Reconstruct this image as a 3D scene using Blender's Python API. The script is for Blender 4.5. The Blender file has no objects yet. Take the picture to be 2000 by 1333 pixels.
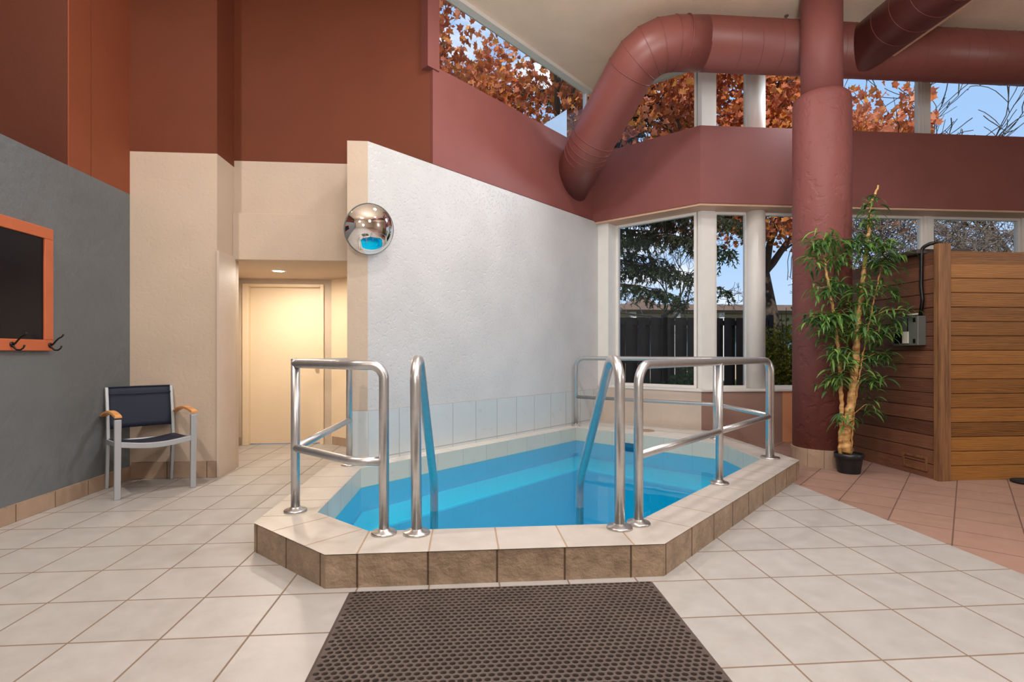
import bpy, math, random
from mathutils import Vector, Matrix, noise
from mathutils.geometry import tessellate_polygon
R = math.radians
PI = math.pi
scene = bpy.context.scene
COL = scene.collection
random.seed(11)

# ---------------------------------------------------------------- camera
FOC, YAW, EYE, HOR = 1048.0, R(4.66), 1.13, 691.0
SY, CY = math.sin(YAW), math.cos(YAW)
cam = bpy.data.cameras.new('camera')
cam.sensor_width = 36.0
cam.lens = FOC / 2000 * 36
cam.shift_y = (HOR - 666.5) / 2000
cam.clip_start = .05
cam.clip_end = 400
co = bpy.data.objects.new('camera', cam)
COL.objects.link(co)
co.location = (0, 0, EYE)
co.rotation_euler = (R(90), 0, -YAW)
scene.camera = co
scene.view_settings.view_transform = 'Standard'
scene.view_settings.look = 'None'
scene.view_settings.gamma = 1
scene.view_settings.exposure = 0.0
scene.view_settings.use_curve_mapping = False


def at(px, py, Y):
    """photo direction -> point of the place at depth Y"""
    u = (px - 1000) / FOC
    v = (HOR - py) / FOC
    x, y = SY + u * CY, CY - u * SY
    t = Y / y
    return Vector((x * t, Y, EYE + v * t))


# ---------------------------------------------------------------- materials
def newmat(name):
    m = bpy.data.materials.new(name)
    m.use_nodes = True
    nt = m.node_tree
    b = nt.nodes['Principled BSDF']
    return m, nt, b


def srgb(r, g, b):
    f = lambda c: (c / 255 / 12.92) if c / 255 <= .04045 else ((c / 255 + .055) / 1.055) ** 2.4
    return (f(r), f(g), f(b), 1)


def setp(b, col=None, rough=None, metal=None, spec=None):
    if col is not None: b.inputs['Base Color'].default_value = col
    if rough is not None: b.inputs['Roughness'].default_value = rough
    if metal is not None: b.inputs['Metallic'].default_value = metal
    if spec is not None: b.inputs['Specular IOR Level'].default_value = spec


def N(nt, t, **kw):
    n = nt.nodes.new(t)
    for k, v in kw.items():
        setattr(n, k, v)
    return n


def coords(nt, scale=(1, 1, 1), rot=(0, 0, 0)):
    tc = N(nt, 'ShaderNodeTexCoord')
    mp = N(nt, 'ShaderNodeMapping')
    mp.inputs['Scale'].default_value = scale
    mp.inputs['Rotation'].default_value = rot
    nt.links.new(tc.outputs['Object'], mp.inputs['Vector'])
    return mp.outputs['Vector']


def tex_noise(nt, vec, scale, detail=3, rough=.5):
    n = N(nt, 'ShaderNodeTexNoise')
    n.inputs['Scale'].default_value = scale
    n.inputs['Detail'].default_value = detail
    n.inputs['Roughness'].default_value = rough
    if vec is not None: nt.links.new(vec, n.inputs['Vector'])
    return n.outputs['Fac']


def ramp(nt, fac, stops):
    r = N(nt, 'ShaderNodeValToRGB')
    el = r.color_ramp.elements
    while len(el) < len(stops): el.new(.5)
    for e, (p, c) in zip(el, stops):
        e.position = p
        e.color = c
    nt.links.new(fac, r.inputs['Fac'])
    return r.outputs['Color']


def bump(nt, b, h, strength, dist=.01, prev=None):
    n = N(nt, 'ShaderNodeBump')
    n.inputs['Strength'].default_value = strength
    n.inputs['Distance'].default_value = dist
    nt.links.new(h, n.inputs['Height'])
    if prev is not None: nt.links.new(prev, n.inputs['Normal'])
    nt.links.new(n.outputs['Normal'], b.inputs['Normal'])
    return n.outputs['Normal']


def math_n(nt, op, a, b=None, c=None):
    n = N(nt, 'ShaderNodeMath', operation=op)
    for i, v in enumerate((a, b, c)):
        if v is None: continue
        if isinstance(v, (int, float)): n.inputs[i].default_value = v
        else: nt.links.new(v, n.inputs[i])
    return n.outputs[0]


def mixc(nt, fac, a, b, mode='MIX'):
    n = N(nt, 'ShaderNodeMix', data_type='RGBA', blend_type=mode)
    if isinstance(fac, (int, float)): n.inputs['Factor'].default_value = fac
    else: nt.links.new(fac, n.inputs['Factor'])
    for s, v in (('A', a), ('B', b)):
        idx = [i for i in n.inputs if i.name == s and i.type == 'RGBA'][0]
        if isinstance(v, tuple): idx.default_value = v
        else: nt.links.new(v, idx)
    return [o for o in n.outputs if o.type == 'RGBA'][0]


def plain(name, col, rough=.5, metal=0, spec=.5, var=.06, vs=8):
    m, nt, b = newmat(name)
    setp(b, col, rough, metal, spec)
    if var:
        f = tex_noise(nt, coords(nt), vs, 4)
        d = tuple(c * (1 - var) for c in col[:3]) + (1,)
        l = tuple(min(1, c * (1 + var)) for c in col[:3]) + (1,)
        nt.links.new(ramp(nt, f, [(.3, d), (.7, l)]), b.inputs['Base Color'])
    return m


def stucco(name, col, rough=.7, fine=38, strength=.35, pits=True, spec=.3, var=.05):
    m = plain(name, col, rough, spec=spec, var=var, vs=2.3)
    nt = m.node_tree
    b = nt.nodes['Principled BSDF']
    v = coords(nt)
    h = tex_noise(nt, v, fine, 4, .6)
    if pits:
        vo = tex_noise(nt, v, fine * .55, 2, .4)
        pit = ramp(nt, vo, [(.34, (0, 0, 0, 1)), (.44, (1, 1, 1, 1))])
        h = math_n(nt, 'ADD', math_n(nt, 'MULTIPLY', h, .5), math_n(nt, 'MULTIPLY', pit, .5))
    bump(nt, b, h, strength, .012)
    return m


def tile_mat(name, base, grout, gw=.012, rough=.42, slate=0.0, var=.06, spec=.4, mottle=.05):
    """square tiles laid out on the uv map, one tile per unit"""
    m, nt, b = newmat(name)
    setp(b, base, rough, 0, spec)
    uv = N(nt, 'ShaderNodeUVMap')
    sp = N(nt, 'ShaderNodeSeparateXYZ')
    nt.links.new(uv.outputs['UV'], sp.inputs[0])
    ds = []
    for ax in ('X', 'Y'):
        fr = math_n(nt, 'FRACT', sp.outputs[ax])
        ds.append(math_n(nt, 'MINIMUM', fr, math_n(nt, 'SUBTRACT', 1.0, fr)))
    d = math_n(nt, 'MINIMUM', ds[0], ds[1])
    g = ramp(nt, d, [(gw * .7, (0, 0, 0, 1)), (gw * 1.3, (1, 1, 1, 1))])
    fl = N(nt, 'ShaderNodeVectorMath', operation='FLOOR')
    nt.links.new(uv.outputs['UV'], fl.inputs[0])
    wn = N(nt, 'ShaderNodeTexWhiteNoise')
    nt.links.new(fl.outputs[0], wn.inputs['Vector'])
    lo = tuple(c * (1 - var) for c in base[:3]) + (1,)
    hi = tuple(min(1, c * (1 + var)) for c in base[:3]) + (1,)
    c1 = ramp(nt, wn.outputs['Value'], [(0, lo), (1, hi)])
    v = coords(nt)
    n1 = tex_noise(nt, v, 9, 6, .65)
    k = 1 - mottle * 3
    c2 = mixc(nt, 1.0, c1, ramp(nt, n1, [(.3, (k, k * .985, k * .97, 1)), (.7, (1, 1, 1, 1))]), 'MULTIPLY')
    nt.links.new(mixc(nt, g, grout, c2), b.inputs['Base Color'])
    n2 = tex_noise(nt, v, 22, 5, .6)
    h = math_n(nt, 'ADD', math_n(nt, 'MULTIPLY', g, .6), math_n(nt, 'MULTIPLY', n2, .12 + slate))
    bump(nt, b, h, .5, .006 if not slate else .012)
    rr = ramp(nt, n1, [(.2, (rough * .8,) * 3 + (1,)), (.8, (min(1, rough * 1.25),) * 3 + (1,))])
    nt.links.new(mixc(nt, g, (.8, .8, .8, 1), rr), b.inputs['Roughness'])
    return m


def wood_mat(name, dark, light, pitch=.1287, rough=.5):
    m, nt, b = newmat(name)
    setp(b, light, rough, 0, .35)
    tc = N(nt, 'ShaderNodeTexCoord')
    sp = N(nt, 'ShaderNodeSeparateXYZ')
    nt.links.new(tc.outputs['Object'], sp.inputs[0])
    row = math_n(nt, 'FLOOR', math_n(nt, 'DIVIDE', sp.outputs['Z'], pitch))
    wn = N(nt, 'ShaderNodeTexWhiteNoise', noise_dimensions='1D')
    nt.links.new(math_n(nt, 'ADD', row, .37), wn.inputs['W'])
    cb = N(nt, 'ShaderNodeCombineXYZ')
    nt.links.new(math_n(nt, 'ADD', sp.outputs['X'], math_n(nt, 'MULTIPLY', row, 3.7)), cb.inputs['X'])
    nt.links.new(math_n(nt, 'MULTIPLY', sp.outputs['Y'], 1.0), cb.inputs['Y'])
    nt.links.new(math_n(nt, 'MULTIPLY', sp.outputs['Z'], 9.0), cb.inputs['Z'])
    g1 = tex_noise(nt, cb.outputs[0], 2.2, 6, .65)
    wv = N(nt, 'ShaderNodeTexWave', wave_type='BANDS', bands_direction='Z')
    wv.inputs['Scale'].default_value = 2.2
    wv.inputs['Distortion'].default_value = 9
    wv.inputs['Detail'].default_value = 2
    wv.inputs['Detail Scale'].default_value = 1.2
    nt.links.new(cb.outputs[0], wv.inputs['Vector'])
    f = math_n(nt, 'ADD', math_n(nt, 'MULTIPLY', g1, .45), math_n(nt, 'MULTIPLY', wv.outputs['Fac'], .22))
    f = math_n(nt, 'ADD', f, math_n(nt, 'MULTIPLY', wn.outputs['Value'], .38))
    nt.links.new(ramp(nt, f, [(.2, dark), (.8, light)]), b.inputs['Base Color'])
    bump(nt, b, wv.outputs['Fac'], .12, .003)
    return m


M = {}
M['floor'] = tile_mat('floor tile', srgb(170, 165, 161), srgb(120, 98, 80), .011, .38, var=.035)
M['floor_pink'] = tile_mat('rosy floor tile', srgb(156, 124, 110), srgb(96, 70, 60), .011, .42, var=.05)
M['coping'] = tile_mat('coping tile', srgb(190, 181, 172), srgb(158, 132, 110), .012, .36, var=.04)
M['coping_pale'] = tile_mat('pale coping tile', srgb(208, 203, 195), srgb(186, 180, 170), .010, .34, var=.02, mottle=.02)
M['slate'] = tile_mat('curb face tile', srgb(172, 148, 124), srgb(84, 66, 50), .014, .5, slate=2.2, var=.07, mottle=.14)
M['inner_tile'] = tile_mat('pool rim tile', srgb(190, 190, 180), srgb(172, 172, 164), .010, .3, var=.02, mottle=.01)
M['base_tile'] = tile_mat('base tile', srgb(170, 145, 124), srgb(110, 88, 70), .012, .5, slate=.25, var=.05)
M['pale_tile'] = tile_mat('pale wall tile', srgb(192, 198, 200), srgb(158, 162, 162), .012, .3, var=.015, mottle=.01)
M['white_wall'] = stucco('white stucco', srgb(196, 195, 195), .36, 60, .36, spec=.45)
M['cream'] = stucco('cream stucco', srgb(192, 174, 156), .65, 48, .13)
M['cream_door'] = plain('cream door paint', srgb(222, 202, 174), .45, var=.02, vs=2)
M['brown'] = stucco('rust brown paint', srgb(102, 50, 28), .7, 60, .12, pits=False)
def plaster():
    m = plain('grey trowelled plaster', srgb(102, 108, 112), .4, var=.09, vs=1.6, spec=.45)
    nt = m.node_tree
    b = nt.nodes['Principled BSDF']
    v = coords(nt)
    wv = N(nt, 'ShaderNodeTexWave', wave_type='RINGS')
    wv.inputs['Scale'].default_value = 1.3
    wv.inputs['Distortion'].default_value = 14
    wv.inputs['Detail'].default_value = 5
    wv.inputs['Detail Scale'].default_value = 1.1
    nt.links.new(v, wv.inputs['Vector'])
    h = math_n(nt, 'ADD', math_n(nt, 'MULTIPLY', wv.outputs['Fac'], .35), tex_noise(nt, v, 16, 6, .7))
    bump(nt, b, h, .8, .03)
    return m


M['grey_wall'] = plaster()
M['brown_dark'] = stucco('dark brown recess', srgb(82, 40, 24), .75, 60, .12, pits=False)  # left recess, coloured darker than the other brown walls
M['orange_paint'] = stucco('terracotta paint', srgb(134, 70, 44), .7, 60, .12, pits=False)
M['grey_wall'] = stucco('grey plaster', srgb(104, 109, 112), .5, 9, .9, pits=False, spec=.4)
M['pink'] = stucco('dusty rose paint', srgb(132, 76, 71), .55, 70, .1, pits=False, spec=.4)
M['pink_rough'] = stucco('dusty rose stucco', srgb(130, 74, 69), .55, 26, .5, pits=True, spec=.4)
M['ceiling'] = stucco('ceiling stucco', srgb(248, 224, 200), .8, 70, .4, pits=False)
M['duct'] = plain('rose duct paint', srgb(126, 70, 63), .42, spec=.5, var=.05, vs=3)
M['peach'] = stucco('peach paint', srgb(226, 158, 118), .6, 40, .1, pits=False)
M['lowwall'] = stucco('off white paint', srgb(196, 180, 166), .55, 50, .12, pits=False)
M['lowwall_rose'] = stucco('rosy grey paint', srgb(160, 128, 116), .55, 50, .12, pits=False)
M['white_trim'] = plain('white trim paint', srgb(226, 222, 216), .4, var=.02)
M['peach_trim'] = plain('peach trim', srgb(214, 170, 142), .5, var=.02)
M['steel'] = plain('brushed steel', (.58, .575, .57, 1), .34, .85, var=.05, vs=30)
M['flange'] = plain('flange steel', (.62, .60, .58, 1), .3, 1.0, var=.05, vs=30)
M['mirror'] = plain('convex mirror', (.92, .93, .93, 1), .01, 1.0, var=0)
M['alu'] = plain('grey chair metal', srgb(172, 176, 180), .4, .35, var=.02)
M['arm_wood'] = wood_mat('armrest wood', srgb(176, 112, 62), srgb(222, 160, 100), .5, .45)
M['navy'] = plain('navy mesh', srgb(26, 33, 52), .75, var=.1, vs=200)
M['black'] = plain('black iron', srgb(16, 15, 16), .35, .3, var=0)
M['rubber'] = plain('brown black rubber', srgb(78, 66, 60), .5, var=.18, vs=5, spec=.5)
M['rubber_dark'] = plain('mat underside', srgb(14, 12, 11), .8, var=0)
M['frame_orange'] = plain('orange frame paint', srgb(190, 100, 62), .5, var=.05)
M['board'] = plain('dark board', srgb(10, 15, 26), .25, var=.3, vs=2, spec=.25)
M['pool'] = plain('pool blue paint', srgb(0, 186, 222), .5, var=.02, vs=1.5)
M['pool_dark'] = plain('drain blue', srgb(20, 92, 128), .5, var=.02)
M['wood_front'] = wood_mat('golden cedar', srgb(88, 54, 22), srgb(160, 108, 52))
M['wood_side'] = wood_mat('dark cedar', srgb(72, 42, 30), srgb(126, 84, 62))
M['wood_post'] = None
def post_mat():
    m, nt, b = newmat('post cedar')
    setp(b, None, .55, 0, .35)
    f = tex_noise(nt, coords(nt, (26, 26, 1.3)), 1.6, 6, .65)
    nt.links.new(ramp(nt, f, [(.3, srgb(84, 54, 34)), (.7, srgb(146, 104, 68))]), b.inputs['Base Color'])
    return m


M['wood_post'] = post_mat()
M['metal_grey'] = plain('grey enamel', srgb(120, 124, 118), .35, .5, var=.05)
M['white_plastic'] = plain('white plastic', srgb(200, 196, 184), .4, var=0)
M['pot'] = plain('black plastic', srgb(20, 22, 26), .4, var=0)
M['soil'] = plain('soil', srgb(50, 36, 26), .9, var=.3, vs=60)
M['fence'] = plain('black stained fence', srgb(34, 30, 29), .7, var=.3, vs=6)
M['bark'] = plain('bark', srgb(70, 58, 48), .9, var=.3, vs=14)
M['bark_pale'] = plain('pale bark', srgb(112, 98, 88), .9, var=.3, vs=14)
M['grass'] = plain('grass', srgb(92, 104, 52), .9, var=.4, vs=3)
M['b_wall'] = plain('beige siding', srgb(196, 178, 158), .8, var=.06)
M['b_roof'] = plain('brown fascia', srgb(122, 102, 92), .8, var=.1)
M['b_glass'] = plain('window glass dark', srgb(90, 110, 120), .1, var=.1)
M['reflection_sheet'] = plain('pale blue sheet', srgb(190, 214, 240), .3, var=.02)
M['brass'] = plain('brass', srgb(200, 150, 60), .3, .9, var=0)
M['joint_shadow'] = plain('dark gap', srgb(60, 24, 16), .8, var=0)  # shadow line above the white wall, put into the colour


def bamboo_mat():
    m, nt, b = newmat('bamboo cane')
    setp(b, None, .45)
    f = tex_noise(nt, coords(nt, (1, 1, 3)), 10, 4)
    nt.links.new(ramp(nt, f, [(.3, srgb(150, 100, 52)), (.6, srgb(214, 168, 104))]), b.inputs['Base Color'])
    return m


M['bamboo'] = bamboo_mat()


def leaf_mat(name, cols, trans=.35, rough=.5):
    m, nt, b = newmat(name)
    g = N(nt, 'ShaderNodeNewGeometry')
    n = len(cols)
    stops = [(i / (n - 1), c) for i, c in enumerate(cols)]
    col = ramp(nt, g.outputs['Random Per Island'], stops)
    nt.links.new(col, b.inputs['Base Color'])
    setp(b, None, rough, 0, .3)
    tr = N(nt, 'ShaderNodeBsdfTranslucent')
    nt.links.new(col, tr.inputs['Color'])
    mx = N(nt, 'ShaderNodeMixShader')
    mx.inputs[0].default_value = trans
    out = nt.nodes['Material Output']
    nt.links.new(b.outputs[0], mx.inputs[1])
    nt.links.new(tr.outputs[0], mx.inputs[2])
    nt.links.new(mx.outputs[0], out.inputs['Surface'])
    return m


M['maple'] = leaf_mat('autumn leaves', [srgb(150, 76, 48), srgb(214, 122, 66), srgb(172, 92, 60), srgb(226, 156, 70), srgb(196, 110, 80), srgb(232, 156, 116)], .45)
M['needles'] = leaf_mat('conifer needles', [srgb(38, 52, 36), srgb(58, 74, 50), srgb(48, 60, 40)], .15)
M['bush'] = leaf_mat('olive leaves', [srgb(96, 96, 24), srgb(148, 142, 40), srgb(70, 84, 30), srgb(168, 150, 50)], .4)
M['dark_bush'] = leaf_mat('dark green leaves', [srgb(40, 64, 34), srgb(70, 96, 44)], .3)
M['bamboo_leaf'] = leaf_mat('bamboo leaves', [srgb(58, 92, 56), srgb(106, 148, 66), srgb(48, 84, 60), srgb(136, 176, 84), srgb(74, 112, 72)], .3, .4)


def glass_mat():
    m = bpy.data.materials.new('window glass')
    m.use_nodes = True
    nt = m.node_tree
    nt.nodes.clear()
    out = N(nt, 'ShaderNodeOutputMaterial')
    tr = N(nt, 'ShaderNodeBsdfTransparent')
    tr.inputs[0].default_value = (.95, .96, .97, 1)
    gl = N(nt, 'ShaderNodeBsdfGlossy')
    gl.inputs['Roughness'].default_value = 0.0
    fr = N(nt, 'ShaderNodeFresnel')
    fr.inputs[0].default_value = 1.4
    mx = N(nt, 'ShaderNodeMixShader')
    nt.links.new(fr.outputs[0], mx.inputs[0])
    nt.links.new(tr.outputs[0], mx.inputs[1])
    nt.links.new(gl.outputs[0], mx.inputs[2])
    nt.links.new(mx.outputs[0], out.inputs[0])
    return m


M['glass'] = glass_mat()


def water_mat():
    m = bpy.data.materials.new('pool water')
    m.use_nodes = True
    nt = m.node_tree
    nt.nodes.clear()
    out = N(nt, 'ShaderNodeOutputMaterial')
    tr = N(nt, 'ShaderNodeBsdfTransparent')
    tr.inputs[0].default_value = (.10, .98, 1.0, 1)
    gl = N(nt, 'ShaderNodeBsdfGlossy')
    gl.inputs['Roughness'].default_value = 0.03
    fr = N(nt, 'ShaderNodeFresnel')
    fr.inputs[0].default_value = 1.22
    bp = N(nt, 'ShaderNodeBump')
    bp.inputs['Strength'].default_value = .05
    bp.inputs['Distance'].default_value = .02
    nt.links.new(tex_noise(nt, coords(nt), 3.0, 2), bp.inputs['Height'])
    nt.links.new(bp.outputs[0], gl.inputs['Normal'])
    nt.links.new(bp.outputs[0], fr.inputs['Normal'])
    mx = N(nt, 'ShaderNodeMixShader')
    nt.links.new(fr.outputs[0], mx.inputs[0])
    nt.links.new(tr.outputs[0], mx.inputs[1])
    nt.links.new(gl.outputs[0], mx.inputs[2])
    nt.links.new(mx.outputs[0], out.inputs[0])
    return m


M['water'] = water_mat()


def emit(name, col, s):
    m = bpy.data.materials.new(name)
    m.use_nodes = True
    nt = m.node_tree
    nt.nodes.clear()
    e = N(nt, 'ShaderNodeEmission')
    e.inputs[0].default_value = col
    e.inputs[1].default_value = s
    o = N(nt, 'ShaderNodeOutputMaterial')
    nt.links.new(e.outputs[0], o.inputs[0])
    return m


M['lamp'] = emit('lamp lens', (1, .93, .8, 1), 14)


# ---------------------------------------------------------------- mesh helper
class MB:
    def __init__(s):
        s.v, s.f, s.uv, s.sm, s.mi = [], [], [], [], []

    def face(s, idx, uv=None, smooth=False, mi=0):
        s.f.append(tuple(idx)); s.uv.append(uv); s.sm.append(smooth); s.mi.append(mi)

    def poly(s, pts, uv=None, smooth=False, mi=0):
        b = len(s.v)
        s.v += [tuple(p) for p in pts]
        s.face(range(b, b + len(pts)), uv, smooth, mi)

    def box(s, x0, x1, y0, y1, z0, z1, mi=0, T=None):
        P = [Vector(p) for p in ((x0, y0, z0), (x1, y0, z0), (x1, y1, z0), (x0, y1, z0), (x0, y0, z1), (x1, y0, z1), (x1, y1, z1), (x0, y1, z1))]
        if T is not None: P = [T @ p for p in P]
        b = len(s.v)
        s.v += [tuple(p) for p in P]
        for q in ((0, 3, 2, 1), (4, 5, 6, 7), (0, 1, 5, 4), (1, 2, 6, 5), (2, 3, 7, 6), (3, 0, 4, 7)):
            s.face([b + i for i in q], None, False, mi)

    def prism(s, poly, z0, z1, pu=1, pv=1, u0=0, v0=0, mi=0, top=True, bottom=True):
        """poly counter-clockwise seen from above"""
        n = len(poly)
        b = len(s.v)
        s.v += [(p[0], p[1], z0) for p in poly] + [(p[0], p[1], z1) for p in poly]
        if top: s.face([b + n + i for i in range(n)], [(p[0] / pu, p[1] / pu) for p in poly], False, mi)
        if bottom: s.face([b + n - 1 - i for i in range(n)], None, False, mi)
        for i in range(n):
            j = (i + 1) % n
            L = math.dist(poly[i][:2], poly[j][:2])
            a, c = u0, u0 + L / pu
            va, vb = v0, v0 + (z1 - z0) / pv
            s.face([b + i, b + j, b + n + j, b + n + i], [(a, va), (c, va), (c, vb), (a, vb)], False, mi)

    def tube(s, pts, r, n=14, caps=True, smooth=True, mi=0, flat=None):
        pts = [Vector(p) for p in pts]
        m = len(pts)
        rs = r if isinstance(r, (list, tuple)) else [r] * m
        tan = []
        for i in range(m):
            t = (pts[min(i + 1, m - 1)] - pts[max(i - 1, 0)])
            tan.append(t.normalized())
        up = Vector((0, 0, 1)) if abs(tan[0].z) < .9 else Vector((1, 0, 0))
        x = tan[0].cross(up).normalized()
        b = len(s.v)
        for i in range(m):
            if i: 
                x = (x - tan[i] * x.dot(tan[i]))
                x = x.normalized() if x.length > 1e-6 else tan[i].orthogonal().normalized()
            y = tan[i].cross(x)
            # mitre compensation
            k = 1.0
            if 0 < i < m - 1:
                c = (pts[i] - pts[i - 1]).normalized().dot((pts[i + 1] - pts[i]).normalized())
                c = max(-.5, min(1, c))
                k = 1 / max(.6, math.sqrt((1 + c) / 2))
                bend = ((pts[i + 1] - pts[i]).normalized() - (pts[i] - pts[i - 1]).normalized())
            for j in range(n):
                a = 2 * PI * j / n
                d = x * math.cos(a) + y * math.sin(a)
                if k > 1.0001 and bend.length > 1e-6:
                    bn = bend.normalized()
                    d = d + bn * d.dot(bn) * (k - 1)
                s.v.append(tuple(pts[i] + d * rs[i]))
        for i in range(m - 1):
            for j in range(n):
                j2 = (j + 1) % n
                s.face([b + i * n + j, b + i * n + j2, b + (i + 1) * n + j2, b + (i + 1) * n + j], None, smooth, mi)
        if caps:
            s.face([b + n - 1 - j for j in range(n)], None, False, mi)
            s.face([b + (m - 1) * n + j for j in range(n)], None, False, mi)

    def lathe(s, prof, c=(0, 0, 0), n=28, T=None, smooth=True, mi=0, ends=True):
        b = len(s.v)
        for (r, z) in prof:
            for j in range(n):
                a = 2 * PI * j / n
                p = Vector((r * math.cos(a), r * math.sin(a), z))
                if T is not None: p = T @ p
                s.v.append(tuple(p + Vector(c)))
        m = len(prof)
        for i in range(m - 1):
            for j in range(n):
                j2 = (j + 1) % n
                s.face([b + i * n + j, b + i * n + j2, b + (i + 1) * n + j2, b + (i + 1) * n + j], None, smooth, mi)
        if ends:
            s.face([b + n - 1 - j for j in range(n)], None, False, mi)
            s.face([b + (m - 1) * n + j for j in range(n)], None, False, mi)

    def build(s, name, mat, parent=None, bevel=0, origin=None):
        me = bpy.data.meshes.new(name)
        vs = s.v
        if origin is not None:
            o = Vector(origin)
            vs = [tuple(Vector(p) - o) for p in vs]
        me.from_pydata(vs, [], s.f)
        if any(u is not None for u in s.uv):
            l = me.uv_layers.new(name='UVMap')
            k = 0
            for f, u in zip(s.f, s.uv):
                for q in range(len(f)):
                    if u is not None: l.data[k].uv = u[q]
                    k += 1
        me.polygons.foreach_set('use_smooth', s.sm)
        mats = mat if isinstance(mat, (list, tuple)) else [mat]
        for m_ in mats: me.materials.append(m_)
        if len(mats) > 1: me.polygons.foreach_set('material_index', s.mi)
        me.update()
        ob = bpy.data.objects.new(name, me)
        COL.objects.link(ob)
        if origin is not None: ob.location = origin
        if parent is not None: ob.parent = parent
        if bevel:
            bv = ob.modifiers.new('bevel', 'BEVEL')
            bv.width = bevel
            bv.segments = 2
            bv.limit_method = 'ANGLE'
            bv.angle_limit = R(40)
        return ob


def empty(name, label, cat, loc=(0, 0, 0), group=None):
    o = bpy.data.objects.new(name, None)
    o.empty_display_size = .1
    COL.objects.link(o)
    o.location = loc
    o['label'] = label
    o['category'] = cat
    if group: o['group'] = group
    return o


def tag(o, label, cat, group=None, kind=None):
    o['label'] = label
    o['category'] = cat
    if group: o['group'] = group
    if kind: o['kind'] = kind
    return o


def struct(o, label=None):
    o['kind'] = 'structure'
    if label:
        o['label'] = label
    return o


def put(ob, root):
    """parent an object built in place to a root standing elsewhere"""
    ob.parent = root
    ob.location = ob.location - root.location
    return ob


def fillet(pts, r, n=8):
    pts = [Vector(p) for p in pts]
    out = [pts[0]]
    rr = r if isinstance(r, (list, tuple)) else [r] * len(pts)
    for i in range(1, len(pts) - 1):
        a, b, c = pts[i - 1], pts[i], pts[i + 1]
        d1, d2 = (a - b), (c - b)
        ang = d1.angle(d2)
        t = min(rr[i] / math.tan(ang / 2), d1.length * .49, d2.length * .49)
        p1, p2 = b + d1.normalized() * t, b + d2.normalized() * t
        # circular arc from p1 to p2
        rad = t * math.tan(ang / 2)
        bis = (d1.normalized() + d2.normalized()).normalized()
        cen = b + bis * (rad / math.sin(ang / 2))
        v1, v2 = p1 - cen, p2 - cen
        tot = v1.angle(v2)
        for k in range(n + 1):
            f = k / n
            out.append(cen + (v1 * math.sin((1 - f) * tot) + v2 * math.sin(f * tot)) / math.sin(tot))
    out.append(pts[-1])
    return out


# ================================================================ ROOM
ZC = 4.895          # ceiling
WD = -5.75         # white wall plane  x - y
PD = -5.79         # rose wall plane above it
P = .342           # tile pitch
CB = .165          # curb height

inner = [(-.914, 3.348), (-.539, 2.968), (.94, 2.985), (2.66, 4.70), (2.70, 5.50), (1.40, 6.90), (-.90, 4.60)]
outer = [(-1.219, 3.165), (-.685, 2.635), (.991, 2.645), (2.984, 4.62), (3.0, 6.48), (1.865, 7.615), (-.891, 4.859), (-1.219, 4.859)]


def tess(polys, mb, z, uvf, flip=False):
    vl = [[Vector((p[0], p[1], 0)) for p in pl] for pl in polys]
    tris = tessellate_polygon(vl)
    flat = [p for pl in polys for p in pl]
    for t in tris:
        pts = [flat[i] for i in t]
        (ax, ay), (bx, by), (cx, cy) = pts
        if (bx - ax) * (cy - ay) - (by - ay) * (cx - ax) < 0: pts = pts[::-1]
        if flip: pts = pts[::-1]
        mb.poly([(p[0], p[1], z) for p in pts], [uvf(p) for p in pts])


mb = MB()
hole = [(p[0], p[1]) for p in inner]
fl_left = [(-4.2, -5), (2.83, -5), (2.83, 6.85), (1.95, 7.75), (1.5, 7.3), (-.5, 7.3), (-.5, 7.3), (-4.2, 7.3)]
fl_left = [(-4.2, -5), (2.83, -5), (2.83, 6.85), (1.95, 7.75), (1.5, 7.3), (-4.2, 7.3)]
tess([fl_left, hole], mb, 0, lambda p: ((p[0] - 1.178) / P, (p[1] - 2.225) / .366))
mb.poly([(-4.2, -5, -.1), (-4.2, 7.3, -.1), (-4.0, 7.3, -.1)])
struct(mb.build('floor', M['floor']))
mb = MB()
tess([[(2.83, -5), (9, -5), (9, 6.85), (2.83, 6.85)]], mb, 0, lambda p: ((p[0] - p[1] + .1) * .7071 / P, (p[0] + p[1]) * .7071 / P))
struct(mb.build('floor_right', M['floor_pink']))

# ceiling
mb = MB()
mb.prism([(-4.2, -5), (9.2, -5), (9.2, 6.84), (3.04, 6.84), (1.975, 7.905), (-.38, 5.55), (-4.2, 5.55)], ZC, ZC + .3)
struct(mb.build('ceiling', M['ceiling']))

# left wall (grey) with brown wall above
mb = MB()
mb.box(-3.6, -3.04, -5, 5.10, 0, 2.565)
struct(mb.build('wall_left', M['grey_wall']))
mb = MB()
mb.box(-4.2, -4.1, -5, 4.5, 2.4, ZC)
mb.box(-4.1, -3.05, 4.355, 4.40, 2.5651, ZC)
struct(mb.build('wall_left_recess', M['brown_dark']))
mb = MB()
mb.box(-3.6, -3.04, 4.401, 4.598, 2.565, ZC)
mb.box(-3.0499, -3.04, 4.36, 4.401, 2.565, ZC)
mb.box(-3.6, -3.048, 4.598, 4.606, 2.565, ZC)
mb.box(-3.6, -3.04, 4.606, 5.10, 2.565, ZC)
struct(mb.build('wall_left_pier', M['orange_paint']))
# baseboard left, tiles
mb = MB()
mb.prism([(-3.04, -5), (-3.024, -5), (-3.024, 5.10), (-3.04, 5.10)], 0, .118, .344, .118, u0=.25)
struct(mb.build('baseboard_left', M['base_tile']))

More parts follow.
